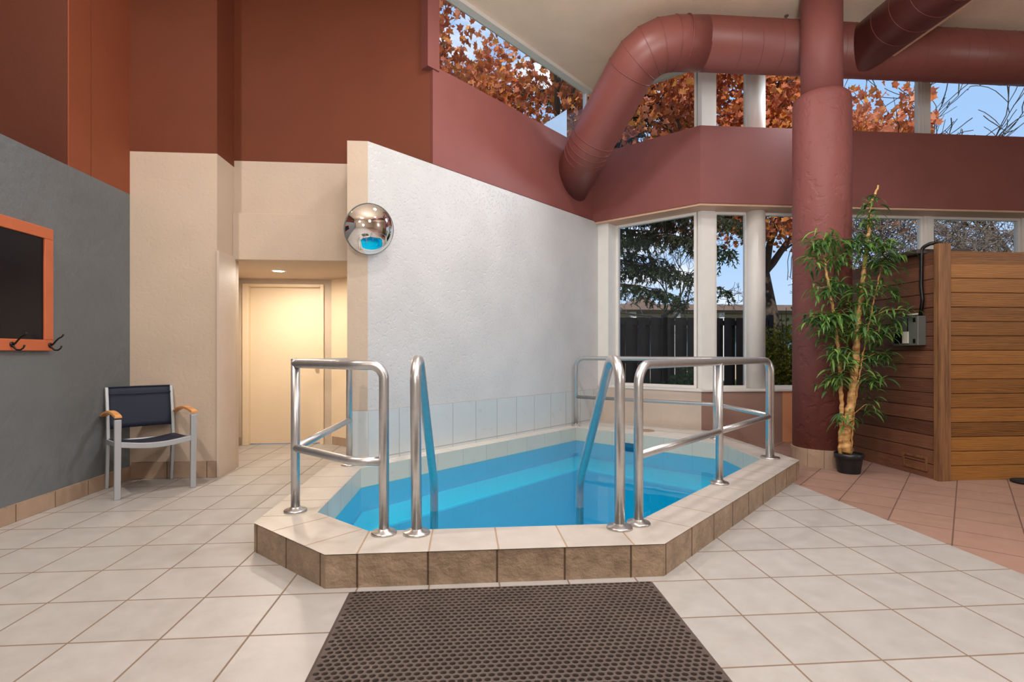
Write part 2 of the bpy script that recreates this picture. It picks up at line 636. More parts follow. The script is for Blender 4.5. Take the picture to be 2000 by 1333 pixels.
# cream pier right of the grey wall
mb = MB()
mb.box(-3.6, -2.285, 5.10, 5.56, 0, 2.955)
struct(mb.build('wall_corner', M['cream']))
mb = MB()
mb.box(-3.6, -2.285, 5.10, 5.56, 2.955, ZC)
struct(mb.build('wall_corner_upper', M['brown']))
mb = MB()
mb.prism([(-3.024, 5.088), (-2.29, 5.088), (-2.29, 5.1), (-3.024, 5.1)], 0, .15, .344, .15, u0=.1)
struct(mb.build('baseboard_corner', M['base_tile']))
# corner guard board
mb = MB()
mb.box(-2.285, -2.262, 5.085, 5.44, 0, 2.07)
struct(mb.build('trim_1', M['lowwall'], bevel=.003))

# back wall with header over the corridor
mb = MB()
mb.box(-2.285, -1.0, 5.46, 5.7, 2.50, 3.02)
struct(mb.build('wall_back', M['cream']))
mb = MB()
mb.box(-2.285, -1.0, 5.42, 5.7, 2.045, 2.50)
struct(mb.build('wall_header', M['cream'], bevel=.004))
mb = MB()
mb.prism([(-2.285, 5.46), (-.36, 5.46), (-.30, 5.52), (-.30, 5.56), (-2.285, 5.56)], 3.02, ZC)
struct(mb.build('wall_back_upper', M['brown']))
# corridor beyond
mb = MB()
mb.box(-3.0, -1.0, 5.44, 7.2, 2.050, 2.12)
struct(mb.build('ceiling_corridor', M['cream']))
mb = MB()
mb.box(-3.0, -2.80, 5.42, 7.2, 0, 2.055)
struct(mb.build('wall_corridor_left', M['cream']))
mb = MB()
mb.box(-2.80, -2.745, 6.85, 7.1, 0, 2.055)
mb.box(-1.80, -1.0, 6.85, 7.1, 0, 2.055)
mb.box(-2.745, -1.80, 6.85, 7.1, 1.99, 2.055)
struct(mb.build('wall_corridor_back', M['cream']))
mb = MB()
mb.prism([(-1.70, 6.85), (-1.07, 6.30), (-.9, 6.30), (-.9, 7.0), (-1.70, 7.0)], 0, 2.055)
struct(mb.build('wall_corridor_right', M['cream_door']))
mb = MB()
mb.prism([(-1.69, 6.84), (-1.07, 6.29), (-1.07, 6.30), (-1.69, 6.85)], 0, .10, .344, .1)
mb.box(-2.8, -2.79, 6.4, 6.85, 0, .10)
struct(mb.build('baseboard_corridor', M['base_tile']))
# door
mb = MB()
mb.box(-2.70, -1.835, 6.905, 6.945, .01, 1.955)
d = mb.build('door_1', M['cream_door'], bevel=.003)
struct(d)
mb = MB()
for (a, b_) in ((-2.765, -2.70), (-1.835, -1.79)):
    mb.box(a, b_, 6.83, 6.95, 0, 1.99)
mb.box(-2.70, -1.835, 6.83, 6.95, 1.955, 1.99)
mb.build('door_frame', M['cream_door'], parent=d, bevel=.003)
mb = MB()
mb.lathe([(.022, 0), (.022, .006), (.01, .01), (.01, .035), (.024, .045), (.026, .058), (.012, .068)], (-1.90, 6.905, 1.0), 16, Matrix.Rotation(R(90), 3, 'X'))
mb.build('door_knob', M['cream_door'], parent=d)
# brass dome stop on the corridor wall right
mb = MB()
mb.lathe([(.035, 0), (.035, .01), (.028, .03), (.01, .04)], (-1.26, 6.466, 1.03), 16, Matrix.Rotation(R(90), 3, 'X'))
ob = mb.build('wall_knob', M['brass'])
tag(ob, 'small brass knob on the corridor wall beside the cream door', 'knob')

# ceiling lamp of the corridor
lamp = empty('recessed_light', 'round lit recessed ceiling light above the cream door', 'light', (-2.10, 6.15, 2.055))
mb = MB()
mb.lathe([(.085, 0), (.085, -.008), (.062, -.012), (.062, 0)], (0, 0, 0), 28, ends=False)
mb.build('trim_ring', M['white_trim'], parent=lamp)
mb = MB()
mb.lathe([(.001, -.010), (.06, -.010), (.06, -.002)], (0, 0, 0), 28)
mb.build('lens', M['lamp'], parent=lamp)

# white wall by the pool : wedge between plane WD and x=-1.07
mb = MB()
mb.prism([(-1.07, 4.86), (-.890, 4.86), (1.865, 7.615), (1.66, 7.82), (-1.07, 5.2)], 0, 3.02)
for fi in range(len(mb.f)):
    if fi in (2, 6): mb.mi[fi] = 1
struct(mb.build('wall_pool', [M['white_wall'], M['cream']]))
mb = MB()
mb.prism([(-1.07, 5.1), (-.6, 5.56), (-.6, 6.3), (-1.07, 6.3)], 0, 3.02)
struct(mb.build('wall_corridor_side', M['cream']))
# tile band
mb = MB()
o_ = .008 * .7071
L = math.dist((-.890, 4.86), (1.865, 7.615))
z0, z1 = 0.0, .622
q = [(-.890 + o_, 4.86 - o_ - .006), (1.865 + o_, 7.615 - o_)]
mb.poly([(q[0][0], q[0][1], z0), (q[1][0], q[1][1], z0), (q[1][0], q[1][1], z1), (q[0][0], q[0][1], z1)], [(0, .55), (L / P, .55), (L / P, 2.0), (0, 2.0)])
mb.poly([(q[0][0], q[0][1], z1), (q[1][0], q[1][1], z1), (q[1][0] - o_, q[1][1] + o_, z1), (q[0][0] - o_, q[0][1] + o_, z1)])
mb.poly([(-1.075, 4.852, z0), (q[0][0], q[0][1], z0), (q[0][0], q[0][1], z1), (-1.075, 4.852, z1)], [(.05, .55), (.6, .55), (.6, 2), (.05, 2)])
mb.poly([(-1.075, 5.2, z0), (-1.075, 4.852, z0), (-1.075, 4.852, z1), (-1.075, 5.2, z1)], [(-1, .55), (.0, .55), (.0, 2), (-1, 2)])
struct(mb.build('baseboard_pool', M['pale_tile']))

# rose upper wall on the diagonal
C0 = (-.36, 5.43)
C1 = (1.78, 7.57)
mb = MB()
mb.prism([(-.355, 5.435), (1.78, 7.57), (1.64, 7.71), (-.5, 5.58)], 3.02, 4.03)
struct(mb.build('wall_diagonal_upper', M['pink']))
mb = MB()   # dark strip painted as the shadow line of the ledge
mb.prism([(-.60, 5.17), (1.84, 7.61), (1.70, 7.70), (-.74, 5.27)], 3.02, 3.032)
struct(mb.build('trim_2', M['joint_shadow']))
mb = MB()
mb.prism([(-.40, 5.37), (-.29, 5.48), (-.42, 5.62), (-.52, 5.52)], 3.99, ZC)
struct(mb.build('wall_jamb', M['pink']))
# chamfer + straight rose band
SB = 9.35
yb = 6.47
mb = MB()
cx = SB - yb
e0 = (1.78, SB - 1.78)
mb.prism([e0, (cx, yb), (9, yb), (9, yb + .36), (cx + .15, yb + .36), (e0[0] + .255, e0[1] + .255)], 3.01, 3.975)
struct(mb.build('wall_band', M['pink']))
# peach soffit strip below the band
mb = MB()
mb.prism([(1.80, SB - 1.80 + .02), (cx + .01, yb + .02), (9, yb + .02), (9, yb + .33), (cx + .14, yb + .33), (2.04, SB - 1.80 + .26)], 2.985, 3.012)
struct(mb.build('trim_3', M['peach_trim']))

# low wall
LY = 6.55
LS = 9.48
lx = LS - LY
mb = MB()
zs = .645
mb.prism([(1.865, 7.615), (lx, LY), (lx, LY + .3), (2.07, 7.81)], 0, zs)
struct(mb.build('wall_low', M['lowwall']))
mb = MB()
mb.prism([(lx, LY), (4.0, LY), (4.0, LY + .3), (lx, LY + .3)], 0, zs)
struct(mb.build('wall_low_rose', M['lowwall_rose']))
mb = MB()
mb.prism([(4.0, LY), (9, LY), (9, LY + .3), (4.0, LY + .3)], 0, zs)
struct(mb.build('wall_low_peach', M['peach']))
mb = MB()
mb.prism([(1.865, 7.61), (lx - .005, LY - .02), (9, LY - .02), (9, LY + .32), (lx + .12, LY + .32), (2.09, 7.83)], zs, zs + .03)
struct(mb.build('trim_4', M['white_trim'], bevel=.005))
# side pier next to white wall (on the chamfer plane)
mb = MB()
mb.prism([(1.865, 7.615), (1.985, 7.495), (2.16, 7.67), (2.04, 7.79)], zs + .03, 2.985)
struct(mb.build('wall_pier', M['white_trim']))

# ---- windows
GY = 6.80
GS = GY * 1.0 + 3.03 + .0   # chamfer glass plane x + y
GS = 9.83


def window(n, a, b, z0, z1, fw=.035, ft=None):
    """a,b plan points of the glass line; frame + pane"""
    a, b = Vector((a[0], a[1], 0)), Vector((b[0], b[1], 0))
    d = (b - a).normalized()
    nn = Vector((-d.y, d.x, 0))
    T = Matrix(((d.x, nn.x, 0, a.x), (d.y, nn.y, 0, a.y), (0, 0, 1, 0), (0, 0, 0, 1)))
    Lw = (b - a).length
    m = MB()
    m.box(0, Lw, -.03, .03, z0, z0 + fw, T=T)
    ft = ft or fw
    m.box(0, Lw, -.03, .03, z1 - ft, z1, T=T)
    m.box(0, fw, -.03, .03, z0 + fw, z1 - ft, T=T)
    m.box(Lw - fw, Lw, -.03, .03, z0 + fw, z1 - ft, T=T)
    w = m.build('window_%d' % n, M['white_trim'])
    struct(w)
    g = MB()
    g.poly([T @ Vector(p) for p in ((fw * .8, 0, z0 + fw * .8), (Lw - fw * .8, 0, z0 + fw * .8), (Lw - fw * .8, 0, z1 - fw * .8), (fw * .8, 0, z1 - fw * .8))])
    g.build('pane', M['glass'], parent=w)
    return w


wz0, wz1 = zs + .03, 2.985
ch0 = (2.16, GS - 2.16)      # left end of chamfer window
mc = 3.02                    # mullion left edge
window(1, ch0, (mc - .02, GS - mc + .02), wz0, wz1)
window(2, (3.20, GY), (3.66, GY), wz0, wz1)
window(3, (3.86, GY), (6.12, GY), wz0, wz1)
window(4, (6.24, GY), (7.55, GY), wz0, wz1)
window(5, (7.67, GY), (8.9, GY), wz0, wz1)
uz0, uz1 = 3.975, ZC
window(6, (2.06, GS - 2.06), (mc - .02, GS - mc + .02), uz0, uz1, .03, .008)
window(7, (3.20, GY), (3.66, GY), uz0, uz1, .03, .008)
window(8, (3.86, GY), (6.08, GY), uz0, uz1, .03, .008)
window(9, (6.20, GY), (8.9, GY), uz0, uz1, .03, .008)
dw = .06
window(10, (-.29 - dw, 5.50 + dw), (1.74 - dw, 7.53 + dw), 4.03, ZC, .03)
# mullions
k = 5
for (z0, z1) in ((wz0, wz1), (uz0, uz1)):
    mb = MB()
    mb.prism([(mc - .03, 6.79), (mc, 6.74), (3.20, 6.74), (3.20, 6.90), (mc, 6.90)], z0, z1)
    struct(mb.build('trim_%d' % k, M['white_trim'])); k += 1
    mb = MB()
    for xa, xb in (((6.12, 6.24), (7.55, 7.67)) if z0 < 2 else ((6.08, 6.20),)):
        mb.box(xa, xb, 6.75, 6.86, z0, z1)
        mb.box(xa + .04, xa + .048, 6.742, 6.75, z0, z1)
    struct(mb.build('trim_%d' % k, M['white_trim'])); k += 1
# white trim along the ceiling of the diagonal window
mb = MB()
mb.prism([(-.29, 5.47), (1.77, 7.53), (1.70, 7.60), (-.36, 5.54)], ZC - .05, ZC - .001)
struct(mb.build('trim_%d' % k, M['white_trim'])); k += 1
# round white column in the window line
for nm, lab, z0, z1 in (('window_column', 'round white column standing in the window line beside the rose pillar', zs + .031, 2.984),):
    mb = MB()
    mb.lathe([(.122, zs + .031), (.122, 2.984)], (3.755, 6.76, 0), 28)
    mb.lathe([(.122, 3.976), (.122, ZC - .002)], (3.755, 6.76, 0), 28)
    tag(mb.build('window_column', M['white_trim']), lab, 'column')
# right and rear walls closing the room
mb = MB()
mb.box(9, 9.2, -5, 7.1, 0, ZC)
struct(mb.build('wall_right', M['cream']))
mb = MB()
mb.box(-4.2, 9.2, -5.2, -5, 0, ZC)
struct(mb.build('wall_rear', M['cream']))

# ================================================================ POOL
pool = empty('plunge_pool', 'raised eight-sided plunge pool with tiled curb and bright blue water', 'pool', (1, 4.6, 0))
segs = [((0, 1), (0, 1)), ((1, 2), (1, 2)), ((2, 3), (2, 3)), ((3, 4), (3, 4)), ((4, 5), (4, 5)), ((5, 6), (5, 6)), ((7, 0), (6, 0))]
phase = {0: .35, 1: .56, 2: 0, 3: .3, 4: .1, 5: .2, 6: .4}
mb = MB()
for si, ((a, b_), (c, d_)) in enumerate(segs):
    A, B = Vector(outer[a]), Vector(outer[b_])
    Cc, D = Vector(inner[c]), Vector(inner[d_])
    dr = (B - A).normalized()
    uvf = lambda p: ((Vector(p[:2]) - A).dot(dr) / P + phase[si], .5 + .05 * (Vector(p[:2]) - A).length)
    pts = [A, B, D, Cc]
    mb.poly([(p.x, p.y, CB) for p in pts], [((p - A).dot(dr) / P + phase[si], .3) for p in pts], False, 1 if si in (4, 5) else 0)
mb.poly([(*outer[6], CB), (*outer[7], CB), (*inner[6], CB)], [(.2, .3), (.6, .3), (.6, .6)])
mb.build('coping', [M['coping'], M['coping_pale']], parent=None)
cop = bpy.data.objects['coping']
put(cop, pool)
mb = MB()
no = len(outer)
for i in (7, 0, 1, 2, 3):
    j = (i + 1) % no
    A, B = Vector(outer[i]), Vector(outer[j])
    n_ = Vector(((B - A).y, -(B - A).x)).normalized() * -.004
    Lg = (B - A).length
    ph = {0: .9, 1: .555, 2: .93, 3: .2, 7: .3}[i]
    pit = .338 if i == 1 else P * (.98)
    mb.poly([(A.x + n_.x, A.y + n_.y, 0), (B.x + n_.x, B.y + n_.y, 0), (B.x + n_.x, B.y + n_.y, CB - .004), (A.x + n_.x, A.y + n_.y, CB - .004)], [(ph, .03), (ph + Lg / pit, .03), (ph + Lg / pit, .985), (ph, .985)])
put(mb.build('curb_face', M['slate']), pool)
# inner faces above the water
mb = MB()
ni = len(inner)
for i in range(ni):
    j = (i + 1) % ni
    A, B = inner[i], inner[j]
    Lg = math.dist(A, B)
    mb.poly([(*B, -.006), (*A, -.006), (*A, CB), (*B, CB)], [(Lg / P, .3), (0, .3), (0, .78), (Lg / P, .78)])
put(mb.build('inner_face', M['inner_tile']), pool)
# basin
DEP = -.95
mb = MB()
for i in range(ni):
    j = (i + 1) % ni
    A, B = inner[i], inner[j]
    mb.poly([(*B, DEP), (*A, DEP), (*A, -.006), (*B, -.006)])
tess([inner], mb, DEP, lambda p: (0, 0))
put(mb.build('basin', M['pool']), pool)


def offset_line(i, d):
    A, B = Vector(inner[i]), Vector(inner[(i + 1) % ni])
    n_ = Vector((-(B - A).y, (B - A).x)).normalized()
    return A + n_ * d, B + n_ * d


def isect(l1, l2):
    (a, b), (c, d) = l1, l2
    r, s = b - a, d - c
    t = ((c - a).x * s.y - (c - a).y * s.x) / (r.x * s.y - r.y * s.x)
    return a + r * t


bw = .46
offs = {2: .0001, 3: .42, 4: .60, 5: bw, 6: .0001}
l = {i: offset_line(i, o) for i, o in offs.items()}
b_in = [isect(l[2], l[3]), isect(l[3], l[4]), isect(l[4], l[5]), isect(l[5], l[6])]
mb = MB()
benchpoly = [inner[3], inner[4], inner[5], inner[6]] + [tuple(p) for p in b_in[::-1]]
BZ = -.20
e = .002
mb.prism([(p[0], p[1]) for p in benchpoly], DEP + .002, BZ)
put(mb.build('bench', M['pool'], bevel=.02), pool)
# steps on the left
for s_i, (w, zt) in enumerate(((.30, -.2), (.6, -.48))):
    l6 = offset_line(6, w)
    l5 = offset_line(5, bw + .003)
    l0 = offset_line(0, .004)
    l6b = offset_line(6, .003 if s_i == 0 else .302)
    l1 = offset_line(1, .004)
    if s_i == 0:
        pp = [isect(l6b, l0), isect(l0, l6), isect(l6, l5), isect(l5, l6b)]
    else:
        pp = [isect(l6b, l0), isect(l0, l1), isect(l1, l6), isect(l6, l5), isect(l5, l6b)]
    m2 = MB()
    m2.prism([tuple(p) for p in pp], DEP + .002, zt)
    put(m2.build('step', M['pool'], bevel=.015), pool)
# water
mb = MB()
tess([[(p[0], p[1]) for p in inner]], mb, 0.0, lambda p: (0, 0))
put(mb.build('water', M['water']), pool)
# drain covers with slots
for (x, y) in ((.62, 4.05), (1.2, 4.35)):
    m2 = MB()
    m2.lathe([(.11, 0), (.11, .012), (.10, .016), (.03, .018)], (x, y, DEP), 24)
    dc = put(m2.build('drain_cover', M['pool']), pool)
    m3 = MB()
    for a in range(6):
        T = Matrix.Translation((x, y, DEP)) @ Matrix.Rotation(a * PI / 3, 4, 'Z')
        m3.box(.035, .09, -.008, .008, .017, .021, T=T)
    q_ = m3.build('slot', M['pool_dark'])
    q_.parent = dc
    q_.location = (-pool.location.x, -pool.location.y, 0)
# skimmer mouth in the far inner face
A = Vector((inner[4][0], inner[4][1], 0)); B = Vector((inner[5][0], inner[5][1], 0))
dr = (B - A).normalized()
T = Matrix(((dr.x, dr.y, 0, 0), (dr.y, -dr.x, 0, 0), (0, 0, 1, 0), (0, 0, 0, 1)))
pm = A + (B - A) * .60
nin = Vector((dr.y * -1, dr.x, 0))
T = Matrix(((dr.x, nin.x, 0, pm.x), (dr.y, nin.y, 0, pm.y), (0, 0, 1, 0), (0, 0, 0, 1)))
mb = MB()
mb.box(-.13, .13, -.005, .012, -.05, .05, T=T)
put(mb.build('skimmer_mouth', M['pool_dark']), pool)
# round lid of the skimmer on the ledge
mb = MB()
mb.lathe([(.12, 0), (.12, .004), (.11, .006)], (2.2, 6.55, CB), 28)
put(mb.build('skimmer_lid', M['coping']), pool)

# ================================================================ RAILS
RB = .0265


def flange(x, y, parent, r=.068):
    m = MB()
    m.lathe([(r, 0), (r, .008), (r * .93, .014), (r * .55, .017), (RB * 1.15, .028), (RB * .9, .030)], (x, y, CB), 28)
    return put(m.build('base_flange', M['flange']), parent)


def pipe(name, pts, parent, r=RB, n=18):
    m = MB()
    m.tube(pts, r, n)
    return put(m.build(name, M['steel']), parent)


TZ = 1.068
MZ = .553
ra = empty('handrail', 'steel handrail of three posts at the left end of the pool', 'handrail', (-1.054, 3.38, CB))
p1, p2, p3, bp_ = (-1.054, 3.38), (-1.026, 4.74), (-.45, 2.92), (-.60, 2.925)
for p in (p1, p2, p3): flange(*p, ra)
pipe('top_rail', fillet([(*p3, CB), (*p3, TZ), (bp_[0], bp_[1], TZ), (*p1, TZ)], [0, .13, .12, 0], 10), ra)
pipe('post', [(*p1, CB), (*p1, TZ + .022)], ra)
pipe('top_rail', fillet([(*p2, CB), (*p2, TZ), (*p1, TZ)], .09), ra)
pipe('middle_rail', fillet([(p3[0], p3[1], MZ), (bp_[0] - .02, bp_[1] + .01, MZ), (p1[0], p1[1], MZ)], .12), ra, .024)
pipe('middle_rail', [(p1[0], p1[1], MZ), (p2[0], p2[1], MZ)], ra, .024)
m = MB()
m.lathe([(RB, 0), (RB, .004), (RB * .8, .009), (.004, .011)], (p1[0], p1[1], TZ + .022), 18)
put(m.build('post_cap', M['flange']), ra)

rb = empty('handrail', 'straight steel handrail along the right front edge of the pool', 'handrail', (.96, 2.969, CB))
q1, q2, q3 = (.96, 2.969), (1.857, 3.843), (2.748, 4.715)
for p in (q1, q2): flange(*p, rb)
pipe('top_rail', fillet([(*q1, CB), (*q1, TZ), (*q3, TZ), (*q3, CB)], .12, 10), rb)
pipe('post', [(*q2, CB), (*q2, TZ - .01)], rb)
pipe('middle_rail', [(*q1, MZ), (*q2, MZ)], rb, .024)
pipe('middle_rail', [(*q2, MZ), (*q3, MZ)], rb, .024)
flange(2.775, 4.742, rb, .085)

rc = empty('handrail', 'angled steel handrail along the far edge of the pool under the windows', 'handrail', (2.80, 4.767, CB))
s1, s2, s3 = (2.803, 4.768), (2.785, 5.86), (1.43, 7.06)
for p in (s2, s3): flange(*p, rc, .06)
pipe('top_rail', fillet([(*s1, CB + .02), (*s1, TZ), (*s2, TZ), (*s3, TZ), (*s3, CB)], [0, .11, .1, .12, 0], 10), rc)
pipe('post', [(*s2, CB), (*s2, TZ - .01)], rc)
pipe('middle_rail', fillet([(*s1, MZ), (*s2, MZ), (*s3, MZ)], .08), rc, .022)

# grab rails into the water
for nm, x0, x1, lab in (('l', -.275, -.245, 'curved steel grab rail into the water, nearer the left handrail'), ('r', .833, .818, 'curved steel grab rail into the water, beside the straight right handrail')):
    g_ = empty('pool_grab_rail', lab, 'grab rail', (x0, 2.905, CB), 'grab rails into the pool')
    pts = [(x0, 2.905, CB), (x0 - .01, 2.885, .90), (x0 - .005, 2.93, 1.02), (x0, 3.01, 1.085), (x0, 3.10, 1.06), (x0, 3.17, 1.0), (x1, 3.90, .20), (x1, 3.90, -.55)]
    a, b2, c2 = pts[0], pts[1], pts[5]
    path = fillet([(x0, 2.905, CB), (x0 - .008, 2.875, 1.30), (x1, 3.90, .19), (x1, 3.90, -.55)], [0, .125, .25, 0], 14)
    # the apex height of the fillet is tuned by the virtual corner
    pipe('rail', path, g_, .0285, 20)
    flange(x0, 2.905, g_, .072)

# ================================================================ RUBBER MAT
mat_e = empty('rubber_mat', 'dark perforated rubber mat on the floor in front of the pool', 'mat', (.17, 2.1, 0))
mx0, mx1, my0, my1 = -.56, .905, 1.62, 2.585
mt = .013
cwx, cwy = .0305, .0265
nx = int((mx1 - mx0 - .03) / cwx)
ny = int((my1 - my0 - .03) / cwy)
ox = mx0 + ((mx1 - mx0) - nx * cwx) / 2
oy = my0 + ((my1 - my0) - ny * cwy) / 2
mb = MB()
K = 12


def sqp(a, hx, hy):
    c, s_ = math.cos(a), math.sin(a)
    t = min(hx / abs(c) if abs(c) > 1e-9 else 1e9, hy / abs(s_) if abs(s_) > 1e-9 else 1e9)
    return c * t, s_ * t


ANG = [2 * PI * k_ / K + PI / K for k_ in range(K)]
for j in range(ny):
    nn_ = nx if j % 2 == 0 else nx - 1
    for i in range(nn_):
        X = ox + (i + .5 + (0 if j % 2 == 0 else .5)) * cwx
        Y = oy + (j + .5) * cwy
        b0 = len(mb.v)
        hr = .0120
        corners = [math.atan2(cwy, cwx), PI - math.atan2(cwy, cwx), PI + math.atan2(cwy, cwx), 2 * PI - math.atan2(cwy, cwx)]
        for a in ANG:
            # snap nearest to the corner for a full cell
            best = min(corners, key=lambda c_: abs(c_ - a))
            aa = best if abs(best - a) < PI / K * 1.01 and min(ANG, key=lambda q_: abs(q_ - best)) == a else a
            sx, sy = sqp(aa, cwx / 2, cwy / 2)
            mb.v.append((X + sx, Y + sy, mt))
        for a in ANG:
            mb.v.append((X + hr * math.cos(a), Y + hr * .98 * math.sin(a), mt + .0008))
        for a in ANG:
            mb.v.append((X + hr * .9 * math.cos(a), Y + hr * .88 * math.sin(a), mt - .001))
        for a in ANG:
            mb.v.append((X + hr * .86 * math.cos(a), Y + hr * .84 * math.sin(a), .004))
        for r_ in range(3):
            for k_ in range(K):
                k2 = (k_ + 1) % K
                mb.face([b0 + r_ * K + k_, b0 + r_ * K + k2, b0 + (r_ + 1) * K + k2, b0 + (r_ + 1) * K + k_])
    if j % 2:
        for X0, X1 in ((ox, ox + cwx / 2), (ox + (nx - .5) * cwx, ox + nx * cwx)):
            mb.poly([(X0, oy + j * cwy, mt), (X1, oy + j * cwy, mt), (X1, oy + (j + 1) * cwy, mt), (X0, oy + (j + 1) * cwy, mt)])
put(mb.build('perforated_sheet', M['rubber']), mat_e)
mb = MB()
ix0, ix1, iy0, iy1 = ox, ox + nx * cwx, oy, oy + ny * cwy
O = [(mx0, my0), (mx1, my0), (mx1, my1), (mx0, my1)]
I = [(ix0, iy0), (ix1, iy0), (ix1, iy1), (ix0, iy1)]
for i in range(4):
    j = (i + 1) % 4
    mb.poly([(*O[i], .002), (*O[j], .002), (*I[j], mt), (*I[i], mt)])
    mb.poly([(*O[j], .0005), (*O[i], .0005), (*O[i], .002), (*O[j], .002)])
put(mb.build('sloped_border', M['rubber']), mat_e)
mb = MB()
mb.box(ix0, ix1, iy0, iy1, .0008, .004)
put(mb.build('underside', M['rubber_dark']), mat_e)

# ================================================================ CHAIR
ch = empty('armchair', 'grey metal armchair with navy mesh and wooden armrests by the grey wall', 'chair', (-2.665, 4.72, 0))
ch.rotation_euler = (0, 0, R(42.8))


def cpart(mbx, name, mat, bevel=0):
    o = mbx.build(name, mat, parent=ch, bevel=bevel)
    return o


def bar(mb_, pts, w, t):
    """rectangular section bar through points; w along x, t along y"""
    b0 = len(mb_.v)
    for p, ww, tt in zip(pts, w, t):
        x, y, z = p
        mb_.v += [(x - ww / 2, y - tt / 2, z), (x + ww / 2, y - tt / 2, z), (x + ww / 2, y + tt / 2, z), (x - ww / 2, y + tt / 2, z)]
    m_ = len(pts)
    for i in range(m_ - 1):
        for j in range(4):
            j2 = (j + 1) % 4
            mb_.face([b0 + i * 4 + j, b0 + i * 4 + j2, b0 + (i + 1) * 4 + j2, b0 + (i + 1) * 4 + j])
    mb_.face([b0 + 3, b0 + 2, b0 + 1, b0])
    e_ = b0 + (m_ - 1) * 4
    mb_.face([e_, e_ + 1, e_ + 2, e_ + 3])


for s_ in (-1, 1):
    m = MB()
    bar(m, [(s_ * .262, -.235, 0), (s_ * .262, -.245, .30), (s_ * .262, -.25, .62)], [.042, .044, .046], [.026, .03, .034])
    cpart(m, 'leg', M['alu'], .005)
    m = MB()
    bar(m, [(s_ * .236, .265, 0), (s_ * .236, .235, .25), (s_ * .236, .215, .42), (s_ * .236, .235, .62), (s_ * .236, .275, .845)], [.024] * 5, [.034, .038, .042, .036, .03])
    cpart(m, 'leg', M['alu'], .005)
    # armrest : curved wood with metal arm under it
    m = MB()
    seg = 12
    b0 = len(m.v)
    for i in range(seg + 1):
        t = i / seg
        y = -.275 + t * .52
        z = .635 + .035 * math.sin(PI * (t * .9 + .05)) - .03 * t * t
        for dx, dz in ((-.026, -.008), (.026, -.008), (.022, .012), (-.022, .012)):
            m.v.append((s_ * .262 + dx, y, z + dz))
    for i in range(seg):
        for j in range(4):
            j2 = (j + 1) % 4
            m.face([b0 + i * 4 + j2, b0 + i * 4 + j, b0 + (i + 1) * 4 + j, b0 + (i + 1) * 4 + j2], None, False)
    m.face([b0, b0 + 1, b0 + 2, b0 + 3])
    e_ = b0 + seg * 4
    m.face([e_ + 3, e_ + 2, e_ + 1, e_])
    cpart(m, 'armrest', M['arm_wood'], .004)
    # side seat rail
    m = MB()
    b0 = len(m.v)
    for y, z in ((-.24, .425), (0, .405), (.215, .40)):
        for dx, dz in ((-.012, -.02), (.012, -.02), (.012, .018), (-.012, .018)):
            m.v.append((s_ * (.25 if y < 0 else .238) + dx, y, z + dz))
    for i in range(2):
        for j in range(4):
            j2 = (j + 1) % 4
            m.face([b0 + i * 4 + j2, b0 + i * 4 + j, b0 + (i + 1) * 4 + j, b0 + (i + 1) * 4 + j2])
    cpart(m, 'seat_rail', M['alu'], .003)
# front curved rail
m = MB()
b0 = len(m.v)
for i in range(13):
    t = i / 12
    x = -.245 + t * .49
    z = .425 - .028 * math.sin(PI * t)
    y = -.245
    for dy, dz in ((-.014, -.022), (.014, -.022), (.014, .02), (-.014, .02)):
        m.v.append((x, y + dy, z + dz))
for i in range(12):
    for j in range(4):
        j2 = (j + 1) % 4
        m.face([b0 + i * 4 + j, b0 + i * 4 + j2, b0 + (i + 1) * 4 + j2, b0 + (i + 1) * 4 + j])
cpart(m, 'front_rail', M['alu'], .003)
m = MB()
m.tube([(-.23, .215, .395), (.23, .215, .395)], .011, 10)
cpart(m, 'rear_rail', M['alu'])


def sling(name, fn, nu, nv, th):
    m = MB()
    b0 = len(m.v)
    for sgn in (1, -1):
        for i in range(nu + 1):
            for j in range(nv + 1):
                p, nrm = fn(i / nu, j / nv)
                m.v.append(tuple(Vector(p) + Vector(nrm) * th * sgn))
    W = nv + 1
    o2 = (nu + 1) * W
    for i in range(nu):
        for j in range(nv):
            a_ = b0 + i * W + j
            m.face([a_, a_ + W, a_ + W + 1, a_ + 1], None, True)
            c_ = a_ + o2
            m.face([c_ + 1, c_ + W + 1, c_ + W, c_], None, True)
    rim = [b0 + i * W for i in range(nu + 1)] + [b0 + nu * W + j for j in range(1, nv + 1)] + [b0 + i * W + nv for i in range(nu - 1, -1, -1)] + [b0 + j for j in range(nv - 1, 0, -1)]
    for i in range(len(rim)):
        a_, c_ = rim[i], rim[(i + 1) % len(rim)]
        m.face([c_, a_, a_ + o2, c_ + o2])
    return m


m = sling('b', lambda u, v: ((-.226 + .452 * u, .219 + .052 * (v ** 1.2) + .018 * math.sin(PI * u), .50 + .345 * v), (0, -1, .1)), 10, 8, .003)
bk = cpart(m, 'backrest', M['navy'])
m = MB()
m.tube([(-.226 + .0452 * i, .246 + .018 * math.sin(PI * i / 10), .79 - .006 * math.sin(PI * i / 10)) for i in range(11)], .004, 6)
m.tube([(-.226 + .0452 * i, .266 + .018 * math.sin(PI * i / 10), .845) for i in range(11)], .006, 6)
x_ = m.build('hem', M['navy'], parent=bk)
m = sling('s', lambda u, v: ((-.236 + .472 * u, -.232 + .44 * v, .432 - .012 * v - .028 * math.sin(PI * u)), (0, 0, 1)), 10, 8, .003)
cpart(m, 'seat', M['navy'])

